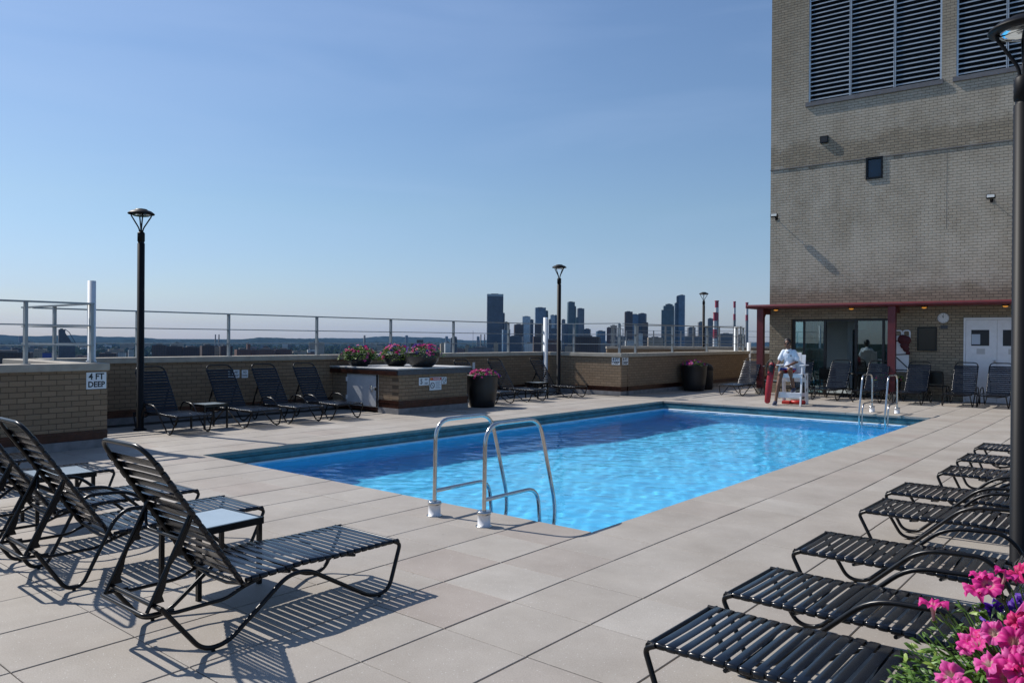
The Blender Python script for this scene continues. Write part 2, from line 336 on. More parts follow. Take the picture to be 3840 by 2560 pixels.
# ---------------------------------------------------------------- parapets and railings
FT,FB,FG=.27,.13,.0
def parapet(label,ax,c,a,b,face,out,top=1.27,flash=True,zb=0,group=None):
    """ax 'x': wall plane x=c running along y from a to b; 'y': plane y=c running along x. out=+1/-1 visible side"""
    th=.36; root=thing('parapet_wall',label,'wall',((c,a,zb) if ax=='x' else (a,c,zb)),0,group)
    L=b-a; H=top-zb
    def bx(mb,p0,p1,q0,q1,z0,z1,bev=0):      # p across (from face outwards negative into wall), q along
        if out>0: lo,hi=-p1,-p0
        else: lo,hi=p0,p1
        if ax=='x': mb.box(lo,hi,q0,q1,z0,z1,0,None,bev)
        else: mb.box(q0,q1,lo,hi,z0,z1,0,None,bev)
        return mb
    bx(MB(),0,th,0,L,FT if flash else 0,H-.11).build('brick_wall',M_brickY if ax=='x' else M_brickX,root)
    bx(MB(),-.04,th+.04,-.02,L+.02,H-.11,H,.008).build('coping',M_conc,root)
    if flash:
        m=bx(MB(),-.012,th-.03,.0,L,FB,FT-.003); bx(m,-.026,.0,.0,L,FT-.045,FT-.03); m.build('copper_flashing',M_copper,root)
        bx(MB(),-.03,th-.04,.0,L,0,FB-.003).build('base_curb',M_grey,root)
    return root
parapet('tan brick parapet bearing the 4 FT DEEP sign at the left','x',-12.24,-2.0,5.1,1,1)
parapet('short brick return wall behind the 4 FT DEEP corner','y',5.1-.0,-15.1-.4,-12.24-.37,1,1)
parapet('long shaded brick parapet behind the left row of loungers','x',-15.1,5.1,19.84,1,1)
parapet('sunlit brick wall with diagonal railing shadows beside the white pipe','y',19.84,-15.1,-12.24,-1,-1)
parapet('shaded brick parapet behind the tall planter and bin, right of the 8 FT DEEP corner','x',-12.24,20.22,29.3,1,1)
parapet('short far brick parapet between the lone lounger and the red column','y',30.3,-14.5,-6,-1,-1)
def railing(label,pts,posts,z0=1.27,zt=2.17,group=None,s=1.0,top=True):
    o=Vector((*pts[0],z0)); root=thing('metal_railing',label,'railing',o,0,group)
    H=zt-z0
    for (x,y) in posts:
        d=MB(); d.box(x-o.x-.035*s,x-o.x+.035*s,y-o.y-.02,y-o.y+.02,0,H-.012); d.box(x-o.x-.06,x-o.x+.06,y-o.y-.045,y-o.y+.045,0,.008); d.build('post',M_steelgrey,root)
    for k,h in enumerate((H,H*.63,H*.30)):
        m=MB()
        for i in range(len(pts)-1):
            a=Vector((*pts[i],z0+h))-o; b=Vector((*pts[i+1],z0+h))-o; m.beam(a,b,.085 if k==0 else .075,.024 if k==0 else .018)
        m.build('rail',M_steelgrey,root)
    return root
railing('grey three-rail railing above the 4 FT DEEP wall at the left edge',[(-12.42,-1.9),(-12.42,4.94),(-15.25,4.94)],[(-12.42,-.1),(-12.42,2.0),(-12.42,4.05),(-12.42,4.94),(-13.86,4.94),(-15.19,4.94)])
railing('long grey railing on the parapet behind the left row of loungers',[(-15.28,5.1),(-15.28,20.02),(-12.42,20.02)],[(-15.28,y) for y in (6.92,8.86,11.13,13.44,15.78,18.2,19.95)]+[(-14.1,20.02),(-12.42,20.02)])
railing('grey railing above the shaded parapet right of the 8 FT DEEP corner',[(-12.42,20.25),(-12.42,29.2)],[(-12.42,y) for y in (20.95,23.35,25.95,28.5,29.15)])
# neighbouring roof terrace
parapet('pale parapet of the neighbouring roof terrace behind the corner','y',0,0,6.3,-1,-1,1.36,False).matrix_world=Matrix.Translation((-19.6,30.5,0))@Matrix.Rotation(R(39),4,'Z')
railing('distant grey railing on the neighbouring terrace parapet',[(0,0),(6.2,0)],[(0.15,0),(1.3,0),(2.6,0),(3.9,0),(5.1,0),(6.1,0)],1.36,2.33).matrix_world=Matrix.Translation((-19.6,30.75,1.36))@Matrix.Rotation(R(39),4,'Z')
parapet('rear parapet of the neighbouring roof terrace far behind','y',0,0,12,-1,-1,1.3,False).matrix_world=Matrix.Translation((-25.6,41.3,0))@Matrix.Rotation(R(39),4,'Z')
railing('farthest thin grey railing at the back of the neighbouring terrace',[(0,0),(12,0)],[(i*1.7+.3,0) for i in range(7)],1.3,2.25).matrix_world=Matrix.Translation((-25.6,41.5,1.3))@Matrix.Rotation(R(39),4,'Z')
railing('side railing running back along the neighbouring terrace',[(0,0),(9,0)],[(i*2.2+.2,0) for i in range(5)],1.33,2.3).matrix_world=Matrix.Translation((-19.7,31.0,1.33))@Matrix.Rotation(R(118),4,'Z')
b=MB(); b.box(-40,-12.7,20.3,60,-.5,-.02); struct(b.build('neighbour_terrace_floor',M_grey))

# white pipes
def pipe(label,x,y,z0,z1,r=.07):
    m=MB(); m.lathe([(.001,0),(r*1.25,0),(r*1.25,.03),(r,.035),(r,z1-z0),(r*.85,z1-z0),(r*.85,z1-z0-.1),(.001,z1-z0-.1)],18); o=m.build('vent_pipe',M_pipe,None,(x,y,z0)); tag(o,label,'pipe'); return o
pipe('thick white pipe rising behind the railing corner above the 4 FT DEEP sign',-12.62,5.02,1.27,2.53,.06)
pipe('tall white pipe standing in the wall corner beside the middle lamp post',-14.98,19.7,0,2.37,.075)
pipe('white pipe rising behind the railing left of the red canopy column',-13.1,30.05,0,2.23,.085)
pipe('taller of the two white pipes beside the red canopy column',-12.0,29.75,0,1.93,.08)
pipe('shorter of the two white pipes beside the red canopy column',-12.35,29.55,0,1.6,.075)

# lamps
def make_lamp():
    root=thing('street_lamp','','street lamp')
    MB().lathe([(.001,0),(.11,0),(.11,.02),(.075,.035),(.062,.05),(.062,3.34),(.052,3.345),(.052,3.37),(.062,3.375),(.062,3.52),(.05,3.54),(.001,3.54)],20).build('pole',M_pole,root)
    m=MB()
    for k in range(4):
        a=math.pi/4+math.pi/2*k+.5; c,s=math.cos(a),math.sin(a)
        pts=fillet([(.022*c,.022*s,3.5),(.03*c,.03*s,3.6),(.165*c,.165*s,3.83),(.165*c,.165*s,3.87)],.05,5); m.tube(pts,.0125,8)
    m.build('bracket_arms',M_pole,root)
    MB().lathe([(.001,3.955),(.07,3.955),(.10,3.948),(.105,3.935),(.17,3.915),(.218,3.878),(.224,3.868),(.218,3.858),(.17,3.845),(.165,3.85),(.001,3.86)],32).build('lamp_head',M_pole,root)
    MB().lathe([(.155,3.85),(.15,3.835),(.12,3.823),(.06,3.816),(.001,3.815)],24).build('lens',M_lamp_glass,root)
    return root
lamp=make_lamp(); lamp.location=(-13.95,6.38,0); lamp['label']='black lamp post beside the nearest lounger of the left row'
kl=children(lamp); G='black lamp posts around the roof deck'; lamp['group']=G
dup(lamp,(-13.98,19.05,0),.3,'black lamp post in the middle, beside the white pipe and sunlit wall',G,kl)
dup(lamp,(-16.4,33.9,0),.7,'small distant black lamp post beyond the railing near the striped chimneys',G,kl)
dup(lamp,(-.712,6.436,0),.45,'large near lamp post at the right edge in front of the loungers',G,kl)

# ---------------------------------------------------------------- utility box with planters
def signM(face,x,y,z):   # matrix for text lying on a face: 'x' faces +x, 'y' faces -y
    if face=='x': return Matrix(((0,0,1,x),(1,0,0,y),(0,1,0,z),(0,0,0,1)))
    return Matrix(((1,0,0,x),(0,0,-1,y),(0,1,0,z),(0,0,0,1)))
def cabinet():
    root=thing('utility_enclosure','low brick enclosure with white metal hatch and pale slab top holding flower bowls','enclosure',(-12.75,11.45,0)); 
    x0,x1,y0,y1=-2.33,0,0,2.2
    m=MB(); m.box(x1-.2,x1,y0+.0,y1,.30,.86); m.build('brick_side',M_brickY,root)
    m=MB(); m.box(x1-.66,x1-.201,y0,y0+.2,.30,.86); m.build('brick_front',M_brickX,root); m=MB(); m.box(x0,-1.76,y0,y0+.2,.14,.86);m.build('brick_front',M_brickX,root)
    m=MB(); m.box(x0,x1-.2,y0+.202,y1,.0,.85); m.build('core',M_slate,root)
    m=MB(); m.box(x1-.66,x1+.012,y0-.012,y1+.01,.13,.297); m.box(x1-.66,x1+.022,y0-.022,y1+.01,.24,.255);m.box(x0,x1-.662,y0-.012,y0+.15,.04,.12); m.box(x0,.03,y0-.085,y0-.06,.86,.955);m.build('copper_flashing',M_copper,root)
    m=MB(); m.box(x1-.66,x1+.02,y0-.02,y1+.02,0,.127); m.build('base_curb',M_grey,root)
    m=MB(); m.box(x0-.0,x1+.055,y0-.06,y1+.06,.866,.985); m.build('fascia',M_slate,root)
    m=MB(); m.box(x0-.02,x1+.075,y0-.08,y1+.08,.986,1.012,0,None,.004); m.build('slab_top',M_slab,root)
    d=MB(); d.box(-1.755,-.72,y0-.03,y0+.02,.135,.84,0,None,.004); d.box(-1.76,-.66,y0-.015,y0+.01,.12,.86); do=d.build('hatch',mat('hatch_grey',(.45,.47,.5),.5,0,.08,5),root)
    h=MB(); h.box(-.715,-.665,y0-.032,y0-.016,.13,.845); h.build('dark_gap',M_ink,do)
    h=MB()
    for z in (.3,.72): h.box(-1.77,-1.735,y0-.05,y0-.03,z-.05,z+.05)
    h.build('hinge',M_white,do)
    h=MB(); h.tube([(-.86+.045*math.cos(a),y0-.045,.53+.06*math.sin(a)) for a in [i*math.pi/6 for i in range(12)]],.008,6,closed=True); h.box(-.75,-.70,y0-.05,y0-.03,.5,.56); h.build('handle',M_chrome,do)
cabinet()
def plate(label,name,face,x,y,z,wd,ht,cat='sign',group=None):
    root=thing(name,label,cat,(x,y,z-ht/2),0,group)
    m=MB()
    if face=='x': m.box(0,.004,-wd/2,wd/2,0,ht)
    else: m.box(-wd/2,wd/2,-.004,0,0,ht)
    m.build('sign_plate',M_signw,root); return root
def st(root,face,body,size,dx,dz,ht,m=None,sx=.8,off=.0006,align='CENTER'):
    if face=='x': M=signM('x',.0045,dx,ht/2+dz)
    else: M=signM('y',dx,-.0045,ht/2+dz)
    return text('lettering',body,size,m or M_ink,root,M@Matrix.Diagonal((sx,1,1,1)),.0003,align,off)
def depth2(root,face,a,b_,ht,wd):
    st(root,face,a,ht*.52,0,ht*.23,ht,None,wd/ht*.80,.004); st(root,face,b_,ht*.47,0,-ht*.24,ht,None,wd/ht*.80,.004)
s=plate('white sign reading 4 FT DEEP on the brick wall at the left','depth_sign','x',-12.238,4.94,1.01,.285,.25); depth2(s,'x','4 FT','DEEP',.25,.285)
s=plate('white sign reading 8 FT DEEP on the sunlit wall face, left of the corner','depth_sign','y',-12.43,19.838,1.035,.28,.22); depth2(s,'y','8 FT','DEEP',.22,.28)
s=plate('white sign reading 8 FT DEEP on the shaded wall face, right of the corner','depth_sign','x',-12.238,20.06,1.035,.33,.22); depth2(s,'x','8 FT','DEEP',.22,.33)
s=plate('white FEET DEEP sign partly behind the second lounger of the left row','depth_sign','x',-15.098,8.88,.89,.26,.17)
st(s,'x','5',.16,-.07,0,.17,None,.9,.004); st(s,'x','FEET',.06,.06,.035,.17,None,.75,.001); st(s,'x','DEEP',.06,.06,-.035,.17,None,.75,.001)
s=plate('white NO DIVING sign between two loungers of the left row','warning_sign','x',-15.098,9.14,.885,.15,.17)
st(s,'x','NO',.065,0,.035,.17,None,.8,.001); st(s,'x','DIVING',.055,0,-.035,.17,None,.65,.001)
s=plate('small white sign on the wall behind the half-hidden lounger','warning_sign','x',-15.098,16.44,.9,.10,.19)
s=plate('white 5 FEET DEEP sign on the brick enclosure','depth_sign','x',-12.745,12.21,.70,.31,.175)
st(s,'x','5',.16,-.08,-.005,.175,None,.9,.004); st(s,'x','FEET',.06,.07,.04,.175,None,.75,.001); st(s,'x','DEEP',.06,.07,-.045,.175,None,.75,.001)
s=plate('white DANGER sign with red header and prohibition symbol on the brick enclosure','warning_sign','x',-12.742,12.575,.64,.38,.30)
m=MB(); m.box(.004,.006,-.18,.18,.225,.29); m.build('header',M_red,s)
m=MB(); m.box(.006,.007,-.17,-.11,.235,.28); m.build('alert_symbol',M_orange,s)
text('lettering','DANGER',.06,M_signw,s,signM('x',.0068,.035,.256)@Matrix.Diagonal((.95,1,1,1)),.0003,'CENTER',.001)
def nosym(root,cy,cz,r):
    m=MB(); m.tube([(.006,cy+r*math.cos(a),cz+r*math.sin(a)) for a in [i*math.pi/12 for i in range(24)]],r*.11,5,closed=True); m.beam((.006,cy-r*.7,cz+r*.7),(.006,cy+r*.7,cz-r*.7),.004,r*.18,0,(1,0,0)); m.build('prohibition_symbol',M_ink,root)
nosym(s,-.1,.11,.062)
m=MB()
for i in range(8): m.box(.004,.0055,.0,.165-.02*(i%3),.035+i*.022,.043+i*.022)
m.build('text_lines',mat('sign_text_grey',(.2,.24,.3),.6),s)
s=plate('small white no-diving symbol sign on the brick enclosure','warning_sign','x',-12.745,12.86,.70,.15,.165); nosym(s,0,.095,.05)
m=MB(); m.box(.004,.0055,-.05,.05,.02,.03); m.build('text_lines',M_ink,s)

# ---------------------------------------------------------------- petunias
def flower_mesh(name,m,seg=20,size=1.0,droop=0.0,ruf=.006):
    ph=random.random()*6; seg=seg*2
    prof=[(.003,-.034),(.0045,-.015),(.008,-.002),(.017,.006),(.027,.008),(.034,.004)]
    def fn(x,y,z,a,i):
        k=i/5; lob=1-.15*k*(1-abs(math.cos(2.5*a+ph))**.7)+.02*k*math.sin(13*a); zz=z+k*k*(ruf*math.sin(5*a+ph*2)+ruf*.8*math.sin(11*a+1)+ruf*.4*math.sin(17*a)+droop*.6*abs(math.cos(a)))
        return x*lob*size,y*lob*size,zz*size
    mb=MB(); mb.lathe(prof,seg,(0,0,0),0,True,fn); return mb.mesh(name,m)
FL=[(flower_mesh('flower',m,20,s,d,r),c) for m,s,d,r,c in ((M_pink,1,0,.006,'p'),(M_pink,1.1,-.012,.008,'p'),(M_hot,.95,-.02,.009,'p'),(M_pale,1.05,-.006,.01,'l'),(M_viol,1.05,0,.008,'v'),(M_viol,.95,-.015,.009,'v'))]
FLs=[(flower_mesh('flower',m,10,1.0,0,.008),c) for m,c in ((M_pink,'p'),(M_hot,'p'),(M_pale,'l'),(M_viol,'v'))]
def leafy(mb,c,dirv,l,wd,mi=0):
    d=Vector(dirv).normalized(); s=d.cross(Vector((0,0,1)))
    if s.length<.1: s=Vector((1,0,0))
    s.normalize(); a=random.uniform(-1,1); s=(s*math.cos(a)+d.cross(s)*math.sin(a)).normalized(); u=s.cross(d)
    c=Vector(c); dz=Vector((0,0,-l*.25))
    vs=[c,c+d*l*.35+s*wd*.5-u*wd*.15,c+d*l*.35-s*wd*.5-u*wd*.15,c+d*l*.75+s*wd*.38+dz*.4,c+d*l*.75-s*wd*.38+dz*.4,c+d*l+dz,c+d*l*.4+u*wd*.05]
    mb.add(vs,[(0,6,1),(0,2,6),(6,5,3,1),(6,2,4,5)],mi,False)
def petunias(name,label,loc,rad,h,nfl,nleaf,meshes,lime=.25,colour=None,leafl=.035,sag=.08,fs=1.0,facing=False):
    root=thing(name,label,'flowers',loc)
    mb=MB()
    def pt(k=1.0):
        a=random.random()*2*math.pi; u=random.random()**.5; r=rad*u; z=h*(1-u**2.4)*k-sag*(u**6)
        bumpy=.16*math.sin(3*a+loc[0]*5)+.1*math.sin(7*a)
        return Vector((r*math.cos(a)*(1+bumpy),r*math.sin(a)*(1+bumpy),z*(1+bumpy*.6))),a,u
    for i in range(nleaf):
        p,a,u=pt(random.uniform(.45,.94 if facing else 1.03)); d=Vector((math.cos(a)*u+random.uniform(-.8,.8),math.sin(a)*u+random.uniform(-.8,.8),random.uniform(-.3,1.0)))
        leafy(mb,p,d,leafl*random.uniform(.6,1.4),leafl*.42*random.uniform(.7,1.2),1 if random.random()<lime else 0)
    for i in range(nleaf//14):
        p,a,u=pt(); q=Vector((p.x*.3,p.y*.3,0)); mb.tube([q,q.lerp(p,.6)+Vector((0,0,.02)),p],.0018,4,0,False)
    mb.build('foliage',[M_leaf,M_leaf2],root)
    for i in range(nfl):
        p,a,u=pt(1.04)
        for _ in range(30):
            if not facing or (p.x*.64-p.y*.77>-.2 and p.x*.769+p.y*.639<.10 and p.z>.17): break
            p,a,u=pt(1.04)
        p=p.copy(); p+=Vector((math.cos(a)*u,math.sin(a)*u,.35)).normalized()*.018
        want=colour(p,a,u) if colour else random.choice('pppl v'.replace(' ',''))
        c=[m for m,k in meshes if k==want] or [meshes[0][0]]
        o=link('flower',random.choice(c),root,p)
        d=Vector((math.cos(a)*u*1.1+random.uniform(-.5,.5),math.sin(a)*u*1.1+random.uniform(-.5,.5),random.uniform(.15,1.0))).normalized()
        if facing: d=(d+Vector((.15,-.45,.25))).normalized()
        e=d.to_track_quat('Z','Y').to_euler(); o.rotation_euler=e; k=fs*random.uniform(.8,1.2); o.scale=(k,k,k*random.uniform(.8,1.1))
    return root
def planter(label,x,y,z,kind,sc=1.0,r=None):
    if kind=='tall':
        pr=[(.001,0),(.27,0),(.3,.02),(.335,.2),(.37,.5),(.385,.72),(.395,.74),(.395,.77),(.36,.77),(.355,.70),(.001,.70)]
    else: pr=[(.001,0),(.2,0),(.225,.008),(.30,.06),(.365,.15),(.398,.25),(.405,.33),(.405,.345),(.38,.345),(.372,.29),(.001,.29)]
    k=sc; m=MB(); m.lathe([(a*k,b*k) for a,b in pr[:-2]],36); root=thing('flower_planter',label,'planter',(x,y,z)); m.build('pot',M_pot,root)
    s=MB(); zz=pr[-1][1]*k; rr=pr[-2][0]*k; s.lathe([(rr,zz),(.001,zz+.02)],24); s.build('soil',M_soil,root); return root,zz
def colmix(pv,pl=.2): return lambda p,a,u:('v' if random.random()<pv else ('l' if random.random()<pl else 'p'))
planter('wide dark bowl planter at the near corner of the enclosure top',-13.1,12.5,1.012,'bowl',1.0)
petunias('petunia_plants','pink and violet petunias filling the wide bowl on the enclosure',(-13.1,12.5,1.31),.46,.2,75,700,FLs,.2,lambda p,a,u:('v' if (p.x+p.y*.3<-.12 or random.random()<.25) else 'p'),.05,.06,1.05)
planter('dark bowl planter behind the wide bowl on the enclosure top',-13.95,12.45,1.012,'bowl',.8)
petunias('petunia_plants','trailing pink petunias and lime foliage between the two bowls',(-13.95,12.42,1.26),.42,.24,60,800,FLs,.5,lambda p,a,u:('v' if random.random()<.18 else 'p'),.06,.12,1.05)
planter('dark bowl planter at the left end of the enclosure top',-14.45,11.75,1.012,'bowl',.8)
petunias('petunia_plants','pink petunias with long green leaves in the left bowl',(-14.45,11.75,1.26),.4,.2,34,900,FLs,.45,colmix(.08),.07,.1,1.05)
planter('tall dark planter right of the brick enclosure',-12.75,14.2,0,'tall',1.03)
petunias('petunia_plants','pink petunias crowding the tall planter right of the enclosure',(-12.75,14.2,.75),.4,.15,85,500,FLs,.15,lambda p,a,u:('v' if p.y>.22 else ('l' if random.random()<.3 else 'p')),.045,.03,1.0)
planter('tall dark planter in front of the shaded parapet beside the bin',-11.75,23.6,0,'tall',1.12)
petunias('petunia_plants','sparse red-pink petunias in the planter beside the bin',(-11.75,23.6,.82),.42,.17,60,420,FLs,.1,colmix(.2),.05,.03,1.0)
planter('small dark planter at the second red column behind the loungers',-5.9,24.25,0,'tall',.8)
petunias('petunia_plants','few pink petunias with lime leaves at the second red column',(-5.9,24.25,.56),.34,.2,16,420,FLs,.8,colmix(0),.07,.03,1.1)
planter('nearest dark planter at the bottom right corner',-.1,1.87,0,'tall',1.0)
petunias('petunia_plants','large close pink and deep violet petunias at the bottom right corner',(-.105,1.86,.815),.36,.33,100,5200,FL,.22,
  lambda p,a,u:('v' if (p.x*.77+p.y*.64>-.03 and random.random()<.72) or (p.x*.64-p.y*.77<-.10 and p.x*.77+p.y*.64>-.05 and random.random()<.8) or (p.z<.21 and p.x*.77+p.y*.64>-.1) else ('l' if random.random()<.3 else 'p')),.026,.14,.80,facing=True)
# waste bin
def bin_():
    root=thing('waste_bin','dark round-topped bin standing behind the planter by the shaded parapet','bin',(-11.85,24.62,0))
    MB().lathe([(.001,0),(.25,0),(.27,.02),(.28,.62),(.29,.63),(.29,.66)],24).build('bin_body',M_pot,root)
    MB().lathe([(.29,.66),(.28,.74),(.22,.84),(.1,.89),(.001,.9)],24).build('lid',M_pole,root)
bin_()

# ---------------------------------------------------------------- loungers
TR=.0135
def lounger(arms,back=56):
    root=thing('sun_lounger','','sun lounger'); Wd=.315
    for sgn in (-1,1):
        y=sgn*Wd; yo=sgn*(Wd+.03)
        if arms: pts=[(1.60,y,.325),(1.655,y,.30),(1.50,yo,.02),(1.38,yo,.02),(.90,yo,.47),(.58,yo,.485),(.50,yo,.42),(.30,yo,.02),(.20,yo,.02),(.03,y,.29)]; rad=[0,.04,.09,.09,.12,.07,.06,.09,.09,0]
        else: pts=[(1.60,y,.325),(1.655,y,.30),(1.53,yo,.02),(1.38,yo,.02),(.90,yo,.30),(.76,yo,.30),(.38,yo,.02),(.24,yo,.02),(.03,y,.29)]; rad=[0,.04,.10,.11,.09,.09,.12,.11,0]
        m=MB(); m.tube(fillet(pts,rad,6),TR,8); m.tube([(1.45,yo,.012),(1.45,yo,.0)],.012,6); m.tube([(.3 if not arms else .25,yo,.012),(.3 if not arms else .25,yo,.0)],.012,6)
        m.build('leg_frame',M_black,root)
    m=MB()
    for sgn in (-1,1): m.tube([(1.645,sgn*(Wd-.01),.322),(1.2,sgn*(Wd-.02),.322),(.9,sgn*(Wd-.02),.335),(.52,sgn*(Wd-.02),.318)],TR,8)
    m.tube([(1.64,-Wd,.315),(1.64,Wd,.315)],TR,8)
    for x,z in ((1.28,.30),(.80,.305),(.52,.30)): m.tube([(x,-Wd+.01,z-.0),(x,-.1,z-.035),(x,.1,z-.035),(x,Wd-.01,z)],.010,6)
    m.build('seat_frame',M_black,root)
    # rear undercarriage
    m=MB()
    for sgn in (-1,1):
        y=sgn*(Wd-.045)
        m.tube(fillet([(.66,y,.31),(.50,y,.27),(.42,y,.235),(.10,y,.235),(.03,sgn*Wd,.285)],.05,4),.011,7)
    m.tube([(.03,-Wd-.01,.287),(.03,Wd+.01,.287)],TR,8); m.tube(fillet([(.12,-Wd+.05,.25),(-.03,-Wd+.05,.255),(-.03,Wd-.05,.255),(.12,Wd-.05,.25)],.04,4),.011,7)
    m.build('rear_frame',M_black,root)
    # backrest
    a=R(180-back); ca,sa=math.cos(a),math.sin(a); L=.985; h0=Vector((.51,0,.30))
    bp=lambda t,y,n=0: (h0.x+ca*t+sa*n,y,h0.z+sa*t-ca*n)
    Wb=.275
    m=MB(); m.tube(fillet([bp(-.03,-Wb),bp(.5,-Wb),bp(L-.0,-Wb+.01),bp(L,Wb-.01),bp(.5,Wb),bp(-.03,Wb)],[0,.02,.12,.12,.02,0],7),TR,8)
    m.tube([bp(.0,-Wd),bp(0,Wd)],.009,6)
    m.tube(fillet([bp(.52,-Wb),bp(.42,-.2,-.10),bp(.42,.2,-.10),bp(.52,Wb)],.05,4),.009,6)
    m.build('backrest_frame',M_black,root)
    m=MB(); n=14; pitch=(L-.10-.02)/n
    for i in range(n):
        t0=.02+i*pitch+.004; t1=t0+pitch-random.uniform(.010,.015); strap(m,lambda t,y,nn:bp(t,y,nn),t0,t1,Wb,.0155,-.006*math.sin(i))
    m.build('backrest_straps',M_strap,root)
    m=MB(); n=19; X0,X1=.545,1.615; pitch=(X1-X0)/n
    for i in range(n):
        t0=X0+i*pitch+.003; t1=t0+pitch-random.uniform(.006,.014); xm=(t0+t1)/2
        zc=.322+(.013*math.exp(-((xm-.9)/.15)**2))
        strap(m,lambda t,y,nn,zc=zc:(t,y,zc+nn),t0,t1,Wd-.015,.0155,-.008*(.4+.6*math.sin(xm*4)),.006 if i%4==1 else 0)
    m.build('seat_straps',M_strap,root)
    # props with notches
    for sgn in (-1,1):
        y=sgn*(Wb-.03); A=Vector(bp(.52,0)); A.y=y; B=Vector((-.01,y,.262)); m=MB(); m.tube([A,B],.0105,7)
        d=(B-A).normalized(); nrm=Vector((d.z,0,-d.x)); 
        if nrm.z>0: nrm=-nrm
        prof=[(0.03,.0),(.06,.028),(.14,.03),(.22,.035),(.25,.062),(.27,.028),(.33,.016),(.40,.022),(.46,.036),(.52,.04),(.55,.065),(.58,.02),(.62,0)]
        Lp=(B-A).length; top=[A+d*(q*Lp/.64) for q,_ in prof]; bot=[A+d*(q*Lp/.64)+nrm*hh for q,hh in prof]; e=Vector((0,.003,0))
        k=len(prof); vs=[p-e for p in top]+[p-e for p in bot]+[p+e for p in top]+[p+e for p in bot]; fs=[]
        for i in range(k-1): fs+= [(i,i+1,k+i+1,k+i),(2*k+i,3*k+i,3*k+i+1,2*k+i+1),(k+i,k+i+1,3*k+i+1,3*k+i)]
        m.add(vs,fs); m.build('prop_arm',M_black,root)
    return root
def strap(m,f,t0,t1,Wd,r,sag=0,skew=0):
    """one flat band wrapped round both side tubes, slightly domed across its width"""
    nseg=6; path=[]
    for k in range(7):
        a=-math.pi/2+math.pi*k/6*-1; path.append((-Wd-math.cos(math.pi*k/6-math.pi/2)*r*1.0,-math.sin(-math.pi/2+math.pi*k/6)*-1*r))
    path=[(-Wd-r*math.cos(-math.pi/2+math.pi*k/6),r*math.sin(-math.pi/2+math.pi*k/6)) for k in range(7)]
    mid=[(-Wd+2*Wd*k/nseg,r+sag*math.sin(math.pi*k/nseg)) for k in range(1,nseg)]
    path=path+mid+[(-y,z) for y,z in path[::-1]]
    tt=[(t0,-.0018),(t0+.004,.0005),((t0+t1)/2,.0016),(t1-.004,.0005),(t1,-.0018)]
    vs=[]; n=len(path)
    for (y,z) in path:
        for (t,dn) in tt: vs.append(f(t+skew*y,y*(1+dn/Wd*.5),z*(1+dn/r*.6)))
    fs=[]; w=len(tt)
    for i in range(n-1):
        for j in range(w-1): fs.append((i*w+j,i*w+j+1,(i+1)*w+j+1,(i+1)*w+j))
    m.add(vs,fs,0,True)
plain=lounger(False); armed=lounger(True); kp,ka=children(plain),children(armed)
used={}
def put(kind,x,y,rz,label,group,sc=1):
    src,kids=(plain,kp) if kind=='p' else (armed,ka)
    if kind not in used: used[kind]=1; src.location=(x,y,0); src.rotation_euler=(0,0,R(rz)); src['label']=label; src['group']=group; return src
    return dup(src,(x,y,0),R(rz),label,group,kids)
G1='black strap loungers in the near left row'
put('p',-4.205,1.86,90,'nearest black strap lounger at the left, whole frame and shadow in view',G1)
put('a',-5.83,1.84,88,'black strap lounger just beyond the near frosted glass table',G1)
put('a',-6.83,1.84,89,'black strap lounger third from the camera in the near left row',G1)
put('p',-8.42,1.80,90,'black strap lounger beyond the second glass table, only its foot end clear',G1)
put('p',-9.72,1.6,90,'farthest black strap lounger of the near left row, in the wall shade',G1)
G2='black strap loungers along the left parapet'
put('a',-14.30,6.72,0,'black strap lounger nearest the left lamp post along the parapet',G2)
put('p',-14.30,8.09,1,'black strap lounger between the small dark table and the NO DIVING sign',G2)
put('a',-14.32,9.09,0,'black strap lounger right of the NO DIVING sign',G2)
put('a',-14.30,10.08,-1,'black strap lounger just left of the brick enclosure hatch',G2)
put('p',-14.30,15.07,0,'black strap lounger half hidden behind the tall planter',G2)
put('p',-14.28,16.40,0,'black strap lounger just right of the tall planter',G2)
put('p',-14.28,18.3,0,'black strap lounger in front of the white corner pipe',G2)
G3='black strap loungers along the right side, feet to the pool'
for i,(y,k,dx,rz,lb) in enumerate(((3.36,'p',0,180,'closest black strap lounger at the bottom, beside the petunias'),(4.20,'a',-.02,179,'second black strap lounger from the bottom on the right side'),
    (5.33,'a',-.05,180,'third black strap lounger on the right, its raised back beside the lamp post foot'),(6.83,'a',-.06,179,'fourth black strap lounger on the right, directly behind the near lamp post'),
    (7.78,'a',-.1,179,'fifth black strap lounger on the right, touching the fourth'),(9.27,'p',.03,180,'sixth black strap lounger on the right side, beyond a gap'),
    (10.45,'p',0,180,'second farthest black strap lounger of the right side row'),(11.7,'p',-.02,180,'farthest black strap lounger of the right side row'))):
    put(k,-.09+dx,y,rz,lb,G3)
G4='black strap loungers in front of the pavilion doors'
put('p',-9.82,23.86,-93,'black strap lounger standing alone left of the red column',G4)
put('p',-8.25,24.0,-86,'black strap lounger mostly hidden behind the lifeguard chair',G4)
put('p',-7.15,23.98,-91,'black strap lounger in front of the open sliding door',G4)
put('p',-6.1,23.98,-89,'black strap lounger left of the second red column',G4)
put('p',-5.07,24.1,-90,'black strap lounger below the dark notice board',G4)
put('a',-3.95,24.3,-89,'black strap lounger in front of the left leaf of the white double door',G4)
put('a',-3.15,24.4,-90,'black strap lounger furthest right before the white double door',G4)
